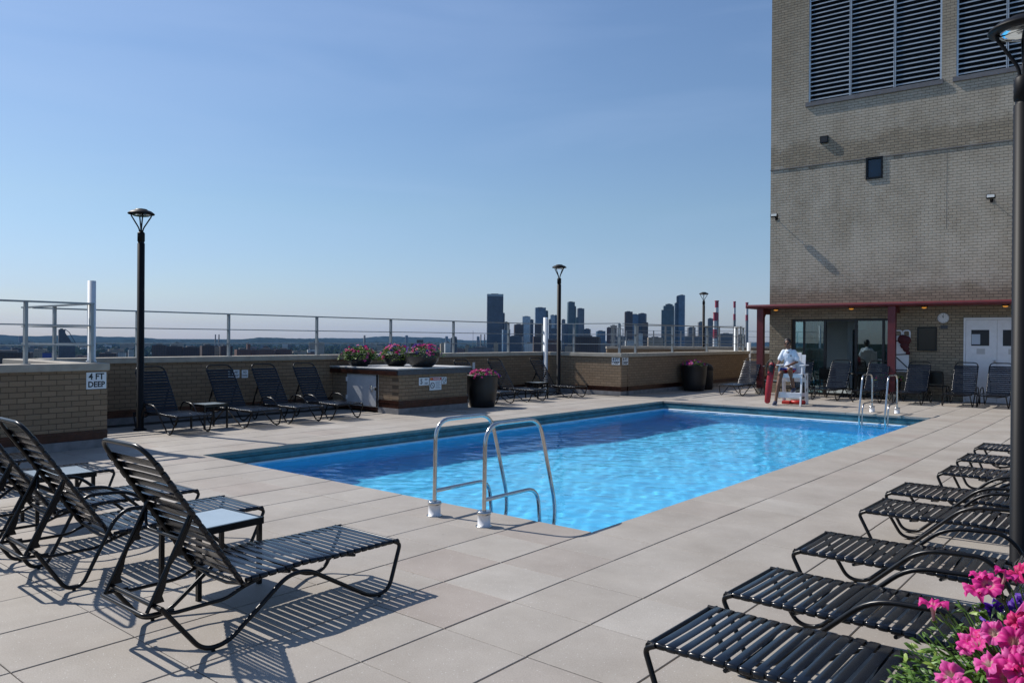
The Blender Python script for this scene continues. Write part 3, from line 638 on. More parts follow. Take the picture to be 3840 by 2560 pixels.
# side tables
def side_table(label,x,y,rz,first=None):
    root=thing('side_table','','side table'); h=.235
    m=MB(); 
    for (a,b) in (((-h,-h),(h,-h)),((h,-h),(h,h)),((h,h),(-h,h)),((-h,h),(-h,-h))): m.beam((*a,.432),(*b,.432),.022,.045)
    for sx in (-1,1):
        for sy in (-1,1): m.lathe([(.015,.41),(.015,.455)],10,(sx*h,sy*h,0))
    m.build('table_frame',M_black,root)
    for sx in (-1,1):
        for sy in (-1,1): MB().box(sx*h*.95-.014,sx*h*.95+.014,sy*h*.95-.014,sy*h*.95+.014,0,.412).build('leg',M_black,root)
    MB().box(-h+.012,h-.012,-h+.012,h-.012,.446,.453,0,None,.001).build('glass_top',M_frost,root)
    return root
tb=side_table('',0,0,0); tb.location=(-4.90,2.72,0); tb.rotation_euler=(0,0,R(3)); tb['label']='frosted glass side table next to the nearest lounger'; tb['group']='small glass side tables'; kt=children(tb)
dup(tb,(-7.62,2.75,0),R(-4),'frosted glass side table farther back in the near left row','small glass side tables',kt)
dup(tb,(-13.38,7.38,0),R(2),'dark side table between the first two loungers of the parapet row','small glass side tables',kt)
dup(tb,(-13.5,17.35,0),R(0),'dark side table left of the lounger by the white corner pipe','small glass side tables',kt)
dup(tb,(-9.0,23.5,0),R(5),'dark side table behind the rescue tube at the red column','small glass side tables',kt)
# patio table set under canopy
def patio():
    root=thing('patio_table','dark patio table in the shade before the sliding doors','table',(-6.75,24.35,0))
    m=MB(); m.lathe([(.001,.70),(.4,.70),(.4,.73),(.001,.73)],24); m.build('tabletop',M_black,root); m=MB(); m.lathe([(.03,0.02),(.03,.7)],10); m.box(-.25,.25,-.03,.03,0,.03); m.box(-.03,.03,-.25,.25,0,.03); m.build('pedestal',M_black,root)
    for lb,x,y,rz in (('dark patio chair tucked behind the loungers at the open door',-7.55,24.3,40),('dark patio chair in the shade right of the white backboard',-4.75,24.45,180)):
        c=thing('patio_chair',lb,'chair',(x,y,0),R(rz),'dark patio chairs under the canopy'); m=MB(); m.box(-.25,.25,-.25,.25,.42,.45); m.build('seat',M_black,c)
        m=MB(); m.tube(fillet([(-.25,.25,.45),(-.25,.3,.86),(.25,.3,.86),(.25,.25,.45)],.08,4),.014,7); m.box(-.23,.23,.27,.285,.5,.83); m.build('backrest',M_black,c)
        for sx in (-1,1):
            for sy in (-1,1): MB().tube([(sx*.23,sy*.23,.43),(sx*.26,sy*.26,0)],.013,6).build('leg',M_black,c)
patio()

# ---------------------------------------------------------------- ladders
def ladder(label,x0,x1,y,rz=0,step=False):
    root=thing('pool_ladder',label,'ladder',((x0+x1)/2,y,0),rz,'stainless pool ladders')
    hw=(x1-x0)/2
    for sg in (-1,1):
        x=sg*hw; m=MB()
        m.tube(fillet([(x,0,.06),(x,.01,.905),(x,.80,.905),(x,1.07,.02),(x,1.05,-.25),(x,.66,-.34)],[0,.2,.17,.2,.16,0],8),.0195,14)
        m.build('handrail',M_chrome,root)
        m=MB(); m.tube(fillet([(x,.01,.235),(x,.78,.235),(x,.84,-.3)],[0,.17,0],8),.0185,14); m.build('lower_rail',M_chrome,root)
        c=MB(); c.lathe([(.001,0),(.062,0),(.062,.006),(.058,.006),(.057,.115),(.062,.118),(.062,.135),(.02,.137)],24,(x,0,0)); c.build('base_sleeve',M_white,root)
        c=MB(); c.lathe([(.0595,.106),(.0635,.108),(.0635,.137),(.055,.139),(.019,.139)],24,(x,0,0)); c.lathe([(.075,.001),(.075,.006),(.06,.007)],20,(x,0,0)); c.build('clamp_ring',M_chrome,root)
    for z in ((-.27,-.55) if not step else (-.02,-.3,-.6)):
        MB().box(-hw,hw,.98,1.06,z-.015,z+.015).build('tread',M_chrome,root)
    return root
ladder('near stainless pool ladder with curved rails and white base sleeves',-5.24,-4.61,5.17)
ladder('far stainless pool ladder below the loungers at the pavilion',-5.17,-4.62,19.7,R(180)).location
far=[o for o in COL.objects if o.get('label','').startswith('far stainless')][0]

# ---------------------------------------------------------------- pavilion tower
FR=R(2.5); FX,FY=-9.59,24.59
def stain(n,L,tc,sp,col,br):
    z=N(n,'ShaderNodeTexNoise',Scale=.8,Detail=8.0,Roughness=.7); mp=N(n,'ShaderNodeMapping'); mp.inputs['Scale'].default_value=(1,1,.75); L(tc.outputs['Object'],mp.inputs[0]); L(mp.outputs[0],z.inputs['Vector'])
    r=ramp(n,[(.3,(.12,.12,.12)),(.62,(1,1,1))]); L(z.outputs[0],r.inputs[0])
    # bands of clean tan brick: below the shelf angle z 7.15-7.75 and at the bottom 2.9-3.4
    zz=N(n,'ShaderNodeMapRange'); zz.inputs[1].default_value=0; zz.inputs[2].default_value=14; L(sp.outputs['Z'],zz.inputs[0])
    nz2=N(n,'ShaderNodeTexNoise',Scale=2.2,Detail=4.0); L(tc.outputs['Object'],nz2.inputs['Vector']); ad=N(n,'ShaderNodeMath',operation='MULTIPLY_ADD'); ad.inputs[1].default_value=.07; L(nz2.outputs[0],ad.inputs[0]); L(zz.outputs[0],ad.inputs[2])
    bd=ramp(n,[(0,(0,0,0)),(.255,(.0,.0,.0)),(.285,(1,1,1)),(.545,(1,1,1)),(.55,(.12,.12,.12)),(.585,(.15,.15,.15)),(.605,(1,1,1)),(.68,(.9,.9,.9)),(.76,(.5,.5,.5)),(.95,(.3,.3,.3))]); L(ad.outputs[0],bd.inputs[0])
    mu=N(n,'ShaderNodeMath',operation='MULTIPLY'); L(r.outputs[0],mu.inputs[0]); L(bd.outputs[0],mu.inputs[1])
    m2=N(n,'ShaderNodeMath',operation='MULTIPLY'); m2.inputs[1].default_value=.85; L(mu.outputs[0],m2.inputs[0])
    inv=N(n,'ShaderNodeMath',operation='MULTIPLY_ADD'); inv.inputs[1].default_value=-.55; inv.inputs[2].default_value=1; L(br.outputs['Fac'],inv.inputs[0]); m3=N(n,'ShaderNodeMath',operation='MULTIPLY'); L(m2.outputs[0],m3.inputs[0]); L(inv.outputs[0],m3.inputs[1])
    mx=N(n,'ShaderNodeMixRGB'); mx.inputs[2].default_value=(.59,.525,.425,1); L(m3.outputs[0],mx.inputs[0]); L(col,mx.inputs[1])
    # dark soot patch
    z3=N(n,'ShaderNodeTexNoise',Scale=.8,Detail=5.0); mp3=N(n,'ShaderNodeMapping'); mp3.inputs['Location'].default_value=(4,2,7); L(tc.outputs['Object'],mp3.inputs[0]); L(mp3.outputs[0],z3.inputs['Vector']); r3=ramp(n,[(.64,(1,1,1)),(.85,(.78,.78,.79))]); L(z3.outputs[0],r3.inputs[0])
    m4=N(n,'ShaderNodeMixRGB',blend_type='MULTIPLY'); m4.inputs[0].default_value=1; L(mx.outputs[0],m4.inputs[1]); L(r3.outputs[0],m4.inputs[2])
    return m4.outputs[0]
M_facade=brickmat('weathered_facade_brick',(.37,.305,.22),(.28,.235,.17),(.09,.078,.064),'X',stain,.203,.0813,.012)
BT=thing('pavilion_tower','tall weathered brick tower with louvred openings above a red canopy','building',(FX,FY,0),FR)
def fx(x): return (x-FX)/math.cos(FR)
OPEN=[(.69,3.62,0.0,2.37),(fx(-8.42),fx(-4.72),9.17,14.2),(fx(-4.36),fx(-.7),9.17,14.2),(fx(-6.72),fx(-6.25),6.54,7.2)]
def facade():
    x1,z1=13.0,14.2; xs=sorted({0,x1}|{o[0] for o in OPEN}|{o[1] for o in OPEN}); zs=sorted({0,z1}|{o[2] for o in OPEN}|{o[3] for o in OPEN})
    m=MB(); D=.3
    for i in range(len(xs)-1):
        for j in range(len(zs)-1):
            cx,cz=(xs[i]+xs[i+1])/2,(zs[j]+zs[j+1])/2
            if any(o[0]<cx<o[1] and o[2]<cz<o[3] for o in OPEN): continue
            m.add([(xs[i],0,zs[j]),(xs[i+1],0,zs[j]),(xs[i+1],0,zs[j+1]),(xs[i],0,zs[j+1])],[(0,1,2,3)])
    for (a,b,c,d) in OPEN:
        m.add([(a,0,c),(a,D,c),(a,D,d),(a,0,d)],[(0,1,2,3)]); m.add([(b,0,c),(b,D,c),(b,D,d),(b,0,d)],[(3,2,1,0)]); m.add([(a,0,d),(b,0,d),(b,D,d),(a,D,d)],[(3,2,1,0)]); m.add([(a,0,c),(b,0,c),(b,D,c),(a,D,c)],[(0,1,2,3)])
    
    for (ya,yb,za,zb) in ((0,.8,0,z1),(3.6,9,0,z1),(.8,3.6,0,.7),(.8,3.6,2.35,z1)): m.add([(0,ya,za),(0,ya,zb),(0,yb,zb),(0,yb,za)],[(0,1,2,3)])
    m.add([(x1,0,0),(x1,0,z1),(x1,9,z1),(x1,9,0)],[(3,2,1,0)]); m.add([(0,9,0),(x1,9,0),(x1,9,z1),(0,9,z1)],[(3,2,1,0)]); m.add([(0,0,z1),(x1,0,z1),(x1,9,z1),(0,9,z1)],[(0,1,2,3)])
    m.build('facade_wall',M_facade,BT)
    # shelf angle line and expansion joint
    s=MB(); s.box(-.01,x1,-.018,0.002,7.17,7.2); s.build('shelf_angle',mat('joint_sealant',(.18,.17,.16),.7),BT)
    s=MB(); s.box(5.022,5.031,-.002,.002,4.9,7.16); s.build('expansion_joint',mat('dark_sealant',(.12,.11,.10),.8),BT)
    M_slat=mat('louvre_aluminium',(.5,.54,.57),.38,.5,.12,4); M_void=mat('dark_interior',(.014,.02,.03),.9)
    for k,(a,b,c,d) in enumerate(OPEN[1:3]):
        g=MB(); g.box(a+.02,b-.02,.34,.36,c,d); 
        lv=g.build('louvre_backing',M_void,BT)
        f=MB(); f.box(a,a+.05,.02,.12,c,d); f.box(b-.05,b,.02,.12,c,d); n=3; pp=(b-a)/n
        for i in range(1,n): f.box(a+pp*i-.03,a+pp*i-.008,.0,.12,c,d); f.box(a+pp*i+.008,a+pp*i+.03,.0,.12,c,d)
        f.build('louvre_frame',M_slat,BT)
        s=MB(); nn=36; 
        for i in range(nn):
            z=c+.07+i*.141
            s.add([(a+.05,.03,z-.014),(b-.05,.03,z-.014),(b-.05,.03,z+.014),(a+.05,.03,z+.014),(b-.05,.13,z+.07),(a+.05,.13,z+.07)],[(0,1,2,3),(3,2,4,5)])
            s.add([(a+.05,.035,z-.016),(b-.05,.035,z-.016),(b-.05,.135,z+.066),(a+.05,.135,z+.066)],[(3,2,1,0)])
        s.build('louvre_blades',M_slat,BT)
        s=MB(); s.box(a-.08,b+.04,-.05,.02,c-.13,c-.002); s.build('window_sill',mat('sill_slate',(.15,.15,.16),.75,0,.2,6),BT)
    a,b,c,d=OPEN[3]; f=MB()
    for q in ((a,a+.05,c,d),(b-.05,b,c,d),(a+.05,b-.05,c,c+.06),(a+.05,b-.05,d-.05,d)): f.box(q[0],q[1],-.03,.1,q[2],q[3])
    wf=f.build('window_frame',M_black,BT); g=MB(); g.box(a+.05,b-.05,.05,.06,c+.06,d-.05); g.build('pane',mat('blue_pane',(.012,.035,.07),.1),wf)
    # sliding door
    a,b,c,d=OPEN[0]; M_fr=mat('bronze_frame',(.018,.016,.016),.4); f=MB()
    for q in ((a,a+.09),(fx(-8.56),fx(-8.5)),(fx(-7.93),fx(-7.86)),(fx(-7.02),fx(-6.94)),(fx(-6.25),fx(-6.18)),(b-.05,b)): f.box(q[0],q[1],.1,.19,c,d)
    f.box(a,b,.105,.185,d-.07,d); f.box(a,b,.105,.185,0,.07); df=f.build('sliding_door_frame',M_fr,BT)
    g=MB(); g.box(a+.09,fx(-8.56),.13,.14,.07,d-.07); g.box(fx(-8.5),fx(-7.93),.13,.14,.07,d-.07); g.box(fx(-6.94),b-.05,.13,.14,.07,d-.07); g.build('glass_pane',M_glass,df)
    # interior room
    M_in=mat('interior_wall',(.22,.25,.26),.8,0,.06,3); r=MB()
    r.box(.1,5.0,.31,.32,2.40,2.5); r.box(.1,5,4.0,4.1,0,2.5); r.box(.02,.1,.32,.8,0,2.5);r.box(.02,.1,3.6,4,0,2.5);r.box(.02,.1,.8,3.6,0,.7);r.box(.02,.1,.8,3.6,2.35,2.5); r.box(5,5.1,.32,4,0,2.5); r.box(.02,5.1,.32,4.1,2.5,2.6); r.box(.02,5.1,.31,4.1,.004,.012); r.build('interior_room',M_in,BT)
    r=MB(); r.box(1.1,1.25,.9,1.05,0,2.5); r.box(2.05,2.2,1.4,3.9,0,2.5); r.box(2.2,2.62,1.4,1.5,2.05,2.5); r.box(3.2,3.5,1.4,1.5,0,2.5); r.build('interior_partition',mat('partition_white',(.38,.41,.42),.8),BT)
facade()
# canopy
def canopy():
    root=thing('entrance_canopy','dark red steel canopy on two columns along the tower front','canopy',(FX,FY,0),FR)
    y0=-.86
    m=MB(); m.box(-.42,9.4,y0,-.005,2.70,2.80,0,None,.01); m.tube([(-.42,y0,2.75),(9.4,y0,2.75)],.062,14); m.tube([(-.42,y0,2.75),(-.42,-.0,2.75)],.058,12); m.build('roof_deck',M_redst,root)
    for x in (-.02,3.78,7.6):
        c=MB(); c.box(x-.1,x+.1,y0+.02,y0+.2,.18,2.69); co_=c.build('column',M_redst,root); c=MB(); c.box(x-.12,x+.12,y0,y0+.22,0,.178); c.build('concrete_footing',M_conc,co_)
        c=MB(); c.box(x-.06,x+.06,y0+.2,-.01,2.52,2.695); c.add([(x-.03,y0+.2,2.52),(x+.03,y0+.2,2.52),(x+.03,y0+.2,2.2),(x-.03,y0+.2,2.2),(x-.03,y0+.5,2.52),(x+.03,y0+.5,2.52)],[(0,1,2,3),(3,2,5,4),(0,3,4),(1,5,2),(0,4,5,1)]); c.build('bracket',M_redst,root)
    M_amb=mat('amber_diffuser',(.5,.22,.04),.4,0,0,emit=((1,.42,.06),.45))
    for x in (.35,2.6,4.55,6.5):
        l=thing('canopy_light','amber downlight under the canopy, '+{.35:'nearest its left end',2.6:'above the open sliding door',4.55:'left of the clock',6.5:'above the white double door'}[x],'light fixture',(FX+x*math.cos(FR)-math.sin(FR)*-.45,FY+x*math.sin(FR)+math.cos(FR)*-.45,2.62),FR,'amber downlights under the canopy')
        MB().lathe([(.09,.078),(.09,.05),(.07,.04)],16).build('housing',M_pole,l); MB().lathe([(.07,.04),(.05,.01),(.001,0)],16).build('diffuser',M_amb,l)
canopy()
def onwall(name,label,cat,lx,z,group=None,dy=0): return thing(name,label,cat,(FX+lx*math.cos(FR)+math.sin(FR)*-dy,FY+lx*math.sin(FR)+math.cos(FR)*dy,z),FR,group)
def wallthings():
    # clock
    c=onwall('wall_clock','round white wall clock under the canopy','clock',4.97,2.36); Mx=Matrix.Rotation(R(90),4,'X')
    m=MB(); m.lathe([(.001,0),(.15,0),(.15,.03),(.135,.035),(.135,.028)],28); m.v=[tuple(Mx@Vector(v)) for v in m.v]; m.build('clock_rim',mat('clock_rim',(.5,.5,.5),.4,.5),c)
    m=MB(); m.lathe([(.135,.026),(.001,.027)],28); m.v=[tuple(Mx@Vector(v)) for v in m.v]; m.build('clock_face',M_white,c)
    m=MB()
    for k in range(12): a=k*math.pi/6; m.beam((.11*math.sin(a),-.03,.11*math.cos(a)),(.128*math.sin(a),-.03,.128*math.cos(a)),.008,.002,0,(0,1,0))
    m.build('hour_marks',M_ink,c); m=MB(); m.beam((0,-.032,0),(.01,-.032,.10),.008,.002,0,(0,1,0)); m.beam((0,-.032,0),(-.02,-.032,.065),.012,.002,0,(0,1,0)); m.build('clock_hands',M_ink,c)
    p=onwall('small_plaque','small dark plaque just below the wall clock','plaque',4.99,2.10); MB().box(-.09,.09,-.015,-.002,-.05,.05).build('plaque_plate',M_slate,p)
    b=onwall('notice_board','dark framed notice board left of the clock','notice board',4.56,1.45); m=MB(); m.box(-.22,.22,-.03,-.002,0,.62); m.build('board_panel',mat('board_glass',(.02,.018,.016),.15),b); m=MB(); m.box(-.25,-.22,-.045,-.002,-.03,.65); m.box(.22,.25,-.045,-.002,-.03,.65); m.box(-.22,.22,-.045,-.002,-.03,0); m.box(-.22,.22,-.045,-.002,.62,.65); m.build('board_frame',M_black,b)
    # spine board with bag, leaning between column and wall
    s=onwall('rescue_backboard','white rescue backboard with black straps hung beside the second red column','backboard',3.98,.8,None,-.35)
    m=MB(); m.box(-.17,.17,-.02,.02,.0,1.05,0,None,.015); m.tube(fillet([(-.19,0,.0),(-.19,0,1.2),(-.02,0,1.2),(-.02,0,1.05)],.06,4),.022,8); m.tube(fillet([(.02,0,1.05),(.02,0,1.2),(.19,0,1.2),(.19,0,.85)],.06,4),.022,8); m.build('board',M_white,s)
    m=MB()
    for z,dz in ((.06,.0),(.5,.02),(.9,.01)): m.beam((-.18,-.026,z),(.18,-.026,z+dz),.03,.006,0,(0,1,0))
    m.beam((-.15,-.027,.42),(.15,-.027,.12),.03,.006,0,(0,1,0)); m.build('strap',M_ink,s)
    g=onwall('rescue_bag','dark red rescue bag hanging on the white backboard','bag',4.02,1.5,None,-.42); m=MB()
    for q in ((-.02,0,.24,.14),(.07,0,.22,.13),(.03,0,.08,.12),(.07,0,-.03,.09),(.12,0,-.14,.06)): m.ball(q[:3],q[3],12,8,0,(1,.45,1))
    o=m.build('bag_body',mat('dark_red_fabric',(.07,.008,.012),.7,0,.3,14,.6,60),g)
    # double door
    d=onwall('double_door','white double door with dark square windows under the canopy','door',5.48,0)
    m=MB(); m.box(0,.05,-.05,-.002,0,2.36); m.box(1.55,1.6,-.05,-.002,0,2.36); m.box(.05,1.55,-.05,-.002,2.3,2.36); m.build('door_frame',M_white,d)
    for a in (.055,.803):
        lf=MB().box(a,a+.742,-.035,-.004,.01,2.295,0,None,.003).build('door_leaf',M_white,d)
        wx=a+.13; MB().box(wx,wx+.43,-.04,-.034,1.58,2.02).build('window',M_ink,lf)
        MB().box(a+.26,a+.46,-.037,-.034,1.35,1.5).build('paper_notice',mat('faded_paper',(.5,.5,.5),.7),lf)
    MB().box(.195,.40,-.044,-.0405,1.62,1.9).build('paper_notice',mat('blueish_paper',(.45,.52,.6),.7),d)
    MB().ball((.74,-.07,1.16),.03).tube([(.74,-.035,1.16),(.74,-.07,1.16)],.012,8).build('door_knob',M_chrome,d)
    # floodlights, vent
    for lb,lx,z in (('small floodlight near the left corner of the tower',.2,5.62),('small floodlight on the tower beside the near lamp post',6.12,5.6)):
        f=onwall('floodlight',lb,'floodlight',lx,z,'small floodlights on the tower'); MB().tube([(0,0,-.02),(0,-.09,-.02),(-.0,-.2,.04)],.012,7).box(-.04,.04,-.012,0,-.06,.03).build('bracket',M_black,f)
        Mx=Matrix.Translation((0,-.22,.06))@Matrix.Rotation(R(-12),4,'X'); m=MB(); m.box(-.11,.11,-.06,.06,-.05,.05,0,Mx,.01); h=m.build('lamp_housing',M_black,f); m=MB(); m.box(-.09,.09,-.066,-.06,-.038,.038,0,Mx); m.build('lens',mat('flood_lens',(.6,.62,.6),.15),h)
    v=onwall('vent_outlet','small black square vent outlet on the upper tower wall','vent',1.67,7.93); m=MB(); m.box(-.12,.12,-.07,-.002,-.11,.11,0,None,.006); v2=m.build('vent_hood',M_black,v); MB().box(-.09,.09,-.074,-.071,-.08,.08).build('opening',M_ink,v2)
wallthings()

# ---------------------------------------------------------------- lifeguard chair, guard, gear
LCX,LCY,LR=-7.33,20.42,R(7)
def guard_chair():
    root=thing('lifeguard_chair','white wooden lifeguard chair with slanted legs at the far pool edge','lifeguard chair',(LCX,LCY,0),LR)
    W_=.29
    for sx in (-1,1):
        m=MB(); m.beam((sx*W_*1.05,-.48,0),(sx*W_*.98,-.2,1.03),.035,.085,0,(0,1,0)); m.build('front_leg',M_white,root)
        m=MB(); x=sx*W_; e=.018
        pr=[(.22,0),(.46,0),(.38,.82),(.05,.82),(.12,.74)]; vs=[(x-e,a,b) for a,b in pr]+[(x+e,a,b) for a,b in pr]; k=len(pr)
        m.add(vs,[tuple(range(k))[::-1],tuple(range(k,2*k))]+[(i,(i+1)%k,k+(i+1)%k,k+i) for i in range(k)]); m.build('side_panel',M_white,root)
        m=MB(); m.box(x-.055,x+.055,-.34,.3,1.03,1.055,0,None,.004); m.build('armrest',M_white,root)
    m=MB(); 
    for i in range(5): m.box(-W_,W_,-.3+i*.115,-.195+i*.115,.80,.825,0,None,.004)
    m.box(-W_,W_,-.32,-.3,.72,.825); m.build('seat',M_white,root)
    m=MB()
    for i in range(5):
        x=-.22+i*.11; top=.57-.9*x*x*1.8; M=Matrix.Translation((x,.17,.83))@Matrix.Rotation(R(-12),4,'X'); m.box(-.052,.052,-.01,.012,0,top,0,M,.004)
    m.build('backrest',M_white,root)
    m=MB(); m.box(-W_,W_,-.44,-.2,.315,.34,0,None,.004); m.box(-W_,W_,-.455,-.44,.2,.34,0,None,.003); m.build('footrest',M_white,root)
    m=MB(); m.box(-W_,W_,.3,.32,.2,.3); m.box(-W_,W_,.1,.12,.6,.72); m.build('cross_brace',M_white,root)
    m=MB(); x=W_+.02; m.add([(x,.2,.42),(x,.3,.45),(x,.26,.36),(x,.2,.34),(x,.15,.38),(x,.25,.33)],[(0,1,2),(2,3,0),(3,4,0),(2,5,3)]); m.add([(x,.16,.66),(x,.22,.66),(x,.22,.76),(x,.16,.76)],[(0,1,2,3)]); m.build('dark_mark',M_ink,root)
guard_chair()
def remesh(o,vox,sm=6):
    a=o.modifiers.new('r','REMESH'); a.mode='VOXEL'; a.voxel_size=vox; a.use_smooth_shade=True
    b=o.modifiers.new('s','SMOOTH'); b.factor=.5; b.iterations=sm
def person():
    root=thing('person','seated lifeguard in white t-shirt and red, white and blue shorts wearing sunglasses','person',(LCX-.12,LCY,0),LR)
    skin=mat('skin',(.15,.07,.04),.5,0,.1,20); hair=mat('dark_hair',(.012,.008,.007),.45,0,.3,60); tee=mat('white_cotton',(.68,.74,.82),.85,0,.05,14,.5,18)
    b=MB(); V=Vector
    def limb(p,r,seg=12): b.tube(p,r,seg); [b.ball(q,rr*.99,12,8) for q,rr in zip(p,r)]
    b.ball((0,.06,.95),.145,16,10,0,(1.1,.8,.8)); limb([(0,.07,.95),(0,.10,1.12),(0,.08,1.27),(0,.05,1.38)],[.125,.115,.135,.10]); b.ball((0,.07,1.3),.14,16,10,0,(1.2,.75,.9))
    limb([(0,.05,1.38),(-.01,.02,1.5)],[.055,.05]); 
    # head
    H=V((-.02,-.005,1.605)); b.ball(H,.092,18,14,0,(.86,1.0,1.2)); b.ball(H+V((-.006,-.02,-.06)),.058,14,10,0,(.85,1,1)); b.ball(H+V((-.01,-.098,-.012)),.016,8,6,0,(.8,1.1,1.3)); b.ball(H+V((-.008,-.082,-.058)),.02,8,6,0,(1.4,.6,.5))
    for s_ in (-1,1): b.ball(H+V((s_*.078,.01,-.005)),.022,8,6,0,(.45,.8,1.2)); b.ball(H+V((s_*.03-.008,-.085,.004)),.014,8,6)
    # arms: right arm (viewer left) reaching the rescue tube, left forearm across the thigh
    limb([(-.155,.06,1.375),(-.225,.02,1.14),(-.235,-.20,1.03),(-.225,-.245,1.02)],[.05,.042,.032,.028]); limb([(.155,.06,1.375),(.21,.04,1.13),(.06,-.22,1.02),(.03,-.25,1.02)],[.05,.042,.032,.028])
    # legs
    limb([(-.085,.03,.93),(-.11,-.33,.82),(-.15,-.44,.50),(-.19,-.52,.10)],[.095,.07,.052,.034]); b.ball((-.115,-.36,.80),.062); b.ball((-.16,-.44,.40),.052,12,8,0,(1,1,1.6))
    limb([(.085,.03,.93),(.12,-.36,.93),(.17,-.27,.64),(.20,-.26,.42)],[.095,.068,.052,.035]); b.ball((.12,-.37,.92),.062)
    # hands with fingers
    def hand(c,d,side):
        c=V(c); d=V(d).normalized(); x=d.cross(V((0,0,1))).normalized(); b.ball(c,.034,10,8,0,(1,1,.5))
        for i,l in enumerate((.06,.068,.064,.05)):
            p=c+x*(-.026+.0175*i)+d*.025; b.tube([p,p+d*l*.5+V((0,0,-.006)),p+d*l*.9+V((0,0,-.03))],[.0095,.009,.0075],6)
        p=c-x*.03*side; b.tube([p,p-x*.02*side+d*.022,p-x*.02*side+d*.045+V((0,0,-.012))],[.011,.01,.008],6)
    hand((-.222,-.275,1.015),(.05,-1,-.25),1); hand((-.0,-.268,1.012),(-.9,-.35,-.15),-1)
    o=b.build('body',skin,root); remesh(o,.0075,5)
    t=MB(); b=t
    b.ball((0,.07,1.3),.152,18,12,0,(1.22,.82,.95)); limb([(0,.08,1.0),(0,.11,1.13),(0,.09,1.27),(0,.055,1.385)],[.145,.135,.15,.105]); b.ball((0,.07,.985),.15,16,10,0,(1.12,.85,.5))
    for s_ in (-1,1): limb([(s_*.13,.06,1.385),(s_*.185,.045,1.27),(s_*.212,.035,1.2)],[.068,.068,.072])
    o=t.build('t_shirt',tee,root); remesh(o,.009,3)
    m=MB(); m.ball((.085,-.078,1.29),.02,8,6,0,(1,.3,.8)); m.build('chest_emblem',M_ink,root)
    m_,n,p=newmat('striped_shorts'); tc=N(n,'ShaderNodeTexCoord'); sp=N(n,'ShaderNodeSeparateXYZ'); n.links.new(tc.outputs['Object'],sp.inputs[0]); mr=N(n,'ShaderNodeMapRange'); mr.inputs[1].default_value=.84; mr.inputs[2].default_value=1.02; n.links.new(sp.outputs['Z'],mr.inputs[0])
    r=ramp(n,[(0,(.5,.02,.02)),(.42,(.03,.06,.3)),(.7,(.7,.72,.76))]); r.color_ramp.interpolation='CONSTANT'; n.links.new(mr.outputs[0],r.inputs[0]); n.links.new(r.outputs[0],p.inputs['Base Color']); p.inputs['Roughness'].default_value=.8
    s=MB(); b=s; b.ball((0,.05,.94),.155,16,10,0,(1.12,.85,.72)); limb([(-.085,.03,.935),(-.10,-.17,.875)],[.112,.102]); limb([(.085,.03,.935),(.10,-.17,.935)],[.112,.102]); o=s.build('shorts',m_,root); remesh(o,.009,3)
    h=MB(); b=h; b.ball(H+V((.0,.018,.034)),.102,18,12,0,(.93,1.03,1.12)); b.ball(H+V((.02,.10,.02)),.045,12,8); b.ball(H+V((.02,.1,-.04)),.028,10,8,0,(1,1,1.5))
    # keep the face free of hair
    h.v=[(x,max(y,H.y-.052+max(0,(H.z+.035-z))*1.1),z) for x,y,z in h.v]; o=h.build('hair',hair,root)
    g=MB(); 
    for s_ in (-1,1): g.ball(H+V((s_*.034-.008,-.094,.008)),.028,12,8,0,(1,.3,.75)); g.beam(H+V((s_*.06-.008,-.088,.01)),H+V((s_*.082,.01,.012)),.004,.008)
    g.build('sunglasses',M_black,root)
    for c_,d_ in (((-.20,-.56,.045),(-.05,-1,-.05)),((.20,-.30,.385),(-.1,-1,-.12))):
        f=MB(); c=V(c_); d=V(d_).normalized(); b=f; limb([c-d*.06+V((0,0,.035)),c+d*.02+V((0,0,.01)),c+d*.12+V((0,0,-.005))],[.05,.045,.035]); o=f.build('shoe',mat('navy_sneaker',(.03,.04,.08),.6,0,.4,40),root); remesh(o,.008,2)
        f=MB(); f.beam(c-d*.1+V((0,0,-.035)),c+d*.15+V((0,0,-.035)),.08,.018); f.build('sole',M_white,o)
person()
def gear():
    r=thing('rescue_tube','long red rescue tube leaning upright at the guard chair','rescue tube',(-7.88,20.12,0),LR); m=MB()
    m.tube([(0,-.05,.02),(0.0,-.04,.06),(.03,-.02,.45),(.08,.0,.85),(.11,.02,1.06),(.115,.02,1.1)],[.035,.075,.085,.085,.08,.05],14,0,True,False,.6); m.build('foam_tube',mat('red_foam',(.3,.012,.025),.5,0,.15,10),r)
    m=MB(); m.tube(fillet([(.02,-.02,.75),(-.03,-.06,.85),(0,-.07,1.1),(.1,-.06,1.2),(.17,-.05,1.05),(.12,-.05,.8)],.06,4),.013,7); m.ball((.09,-.05,.95),.07,10,8,0,(1,.6,1.5)); m.ball((-.06,-.03,1.0),.04,8,6,0,(2,.5,.5)); m.build('strap',M_ink,r)
    b=MB(); b.tube([(.17*math.cos(a),.17*math.sin(a),.055) for a in [i*math.pi/14 for i in range(28)]],.05,10,closed=True); o=b.build('ring_buoy',mat('red_ring',(.45,.02,.015),.4),None,(-7.28,20.72,0)); tag(o,'red ring buoy lying under the guard chair','ring buoy')
    b=MB(); b.box(-.1,.1,-.07,.07,0,.09,0,None,.015); o=b.build('red_pouch',mat('red_pouch_fabric',(.4,.02,.015),.7),None,(-7.52,20.5,0)); tag(o,'small red pouch on the deck under the guard chair','pouch')
    b=MB(); pts=[(random.uniform(-.25,.25)+i*.12-.3,random.uniform(-.08,.08),.014) for i in range(7)]; b.tube(fillet(pts,.08,4),.012,6); o=b.build('water_hose',mat('pale_hose',(.4,.4,.4),.6),None,(-12.35,12.9,0)); tag(o,'short pale hose lying in the shade before the enclosure','hose')
gear()

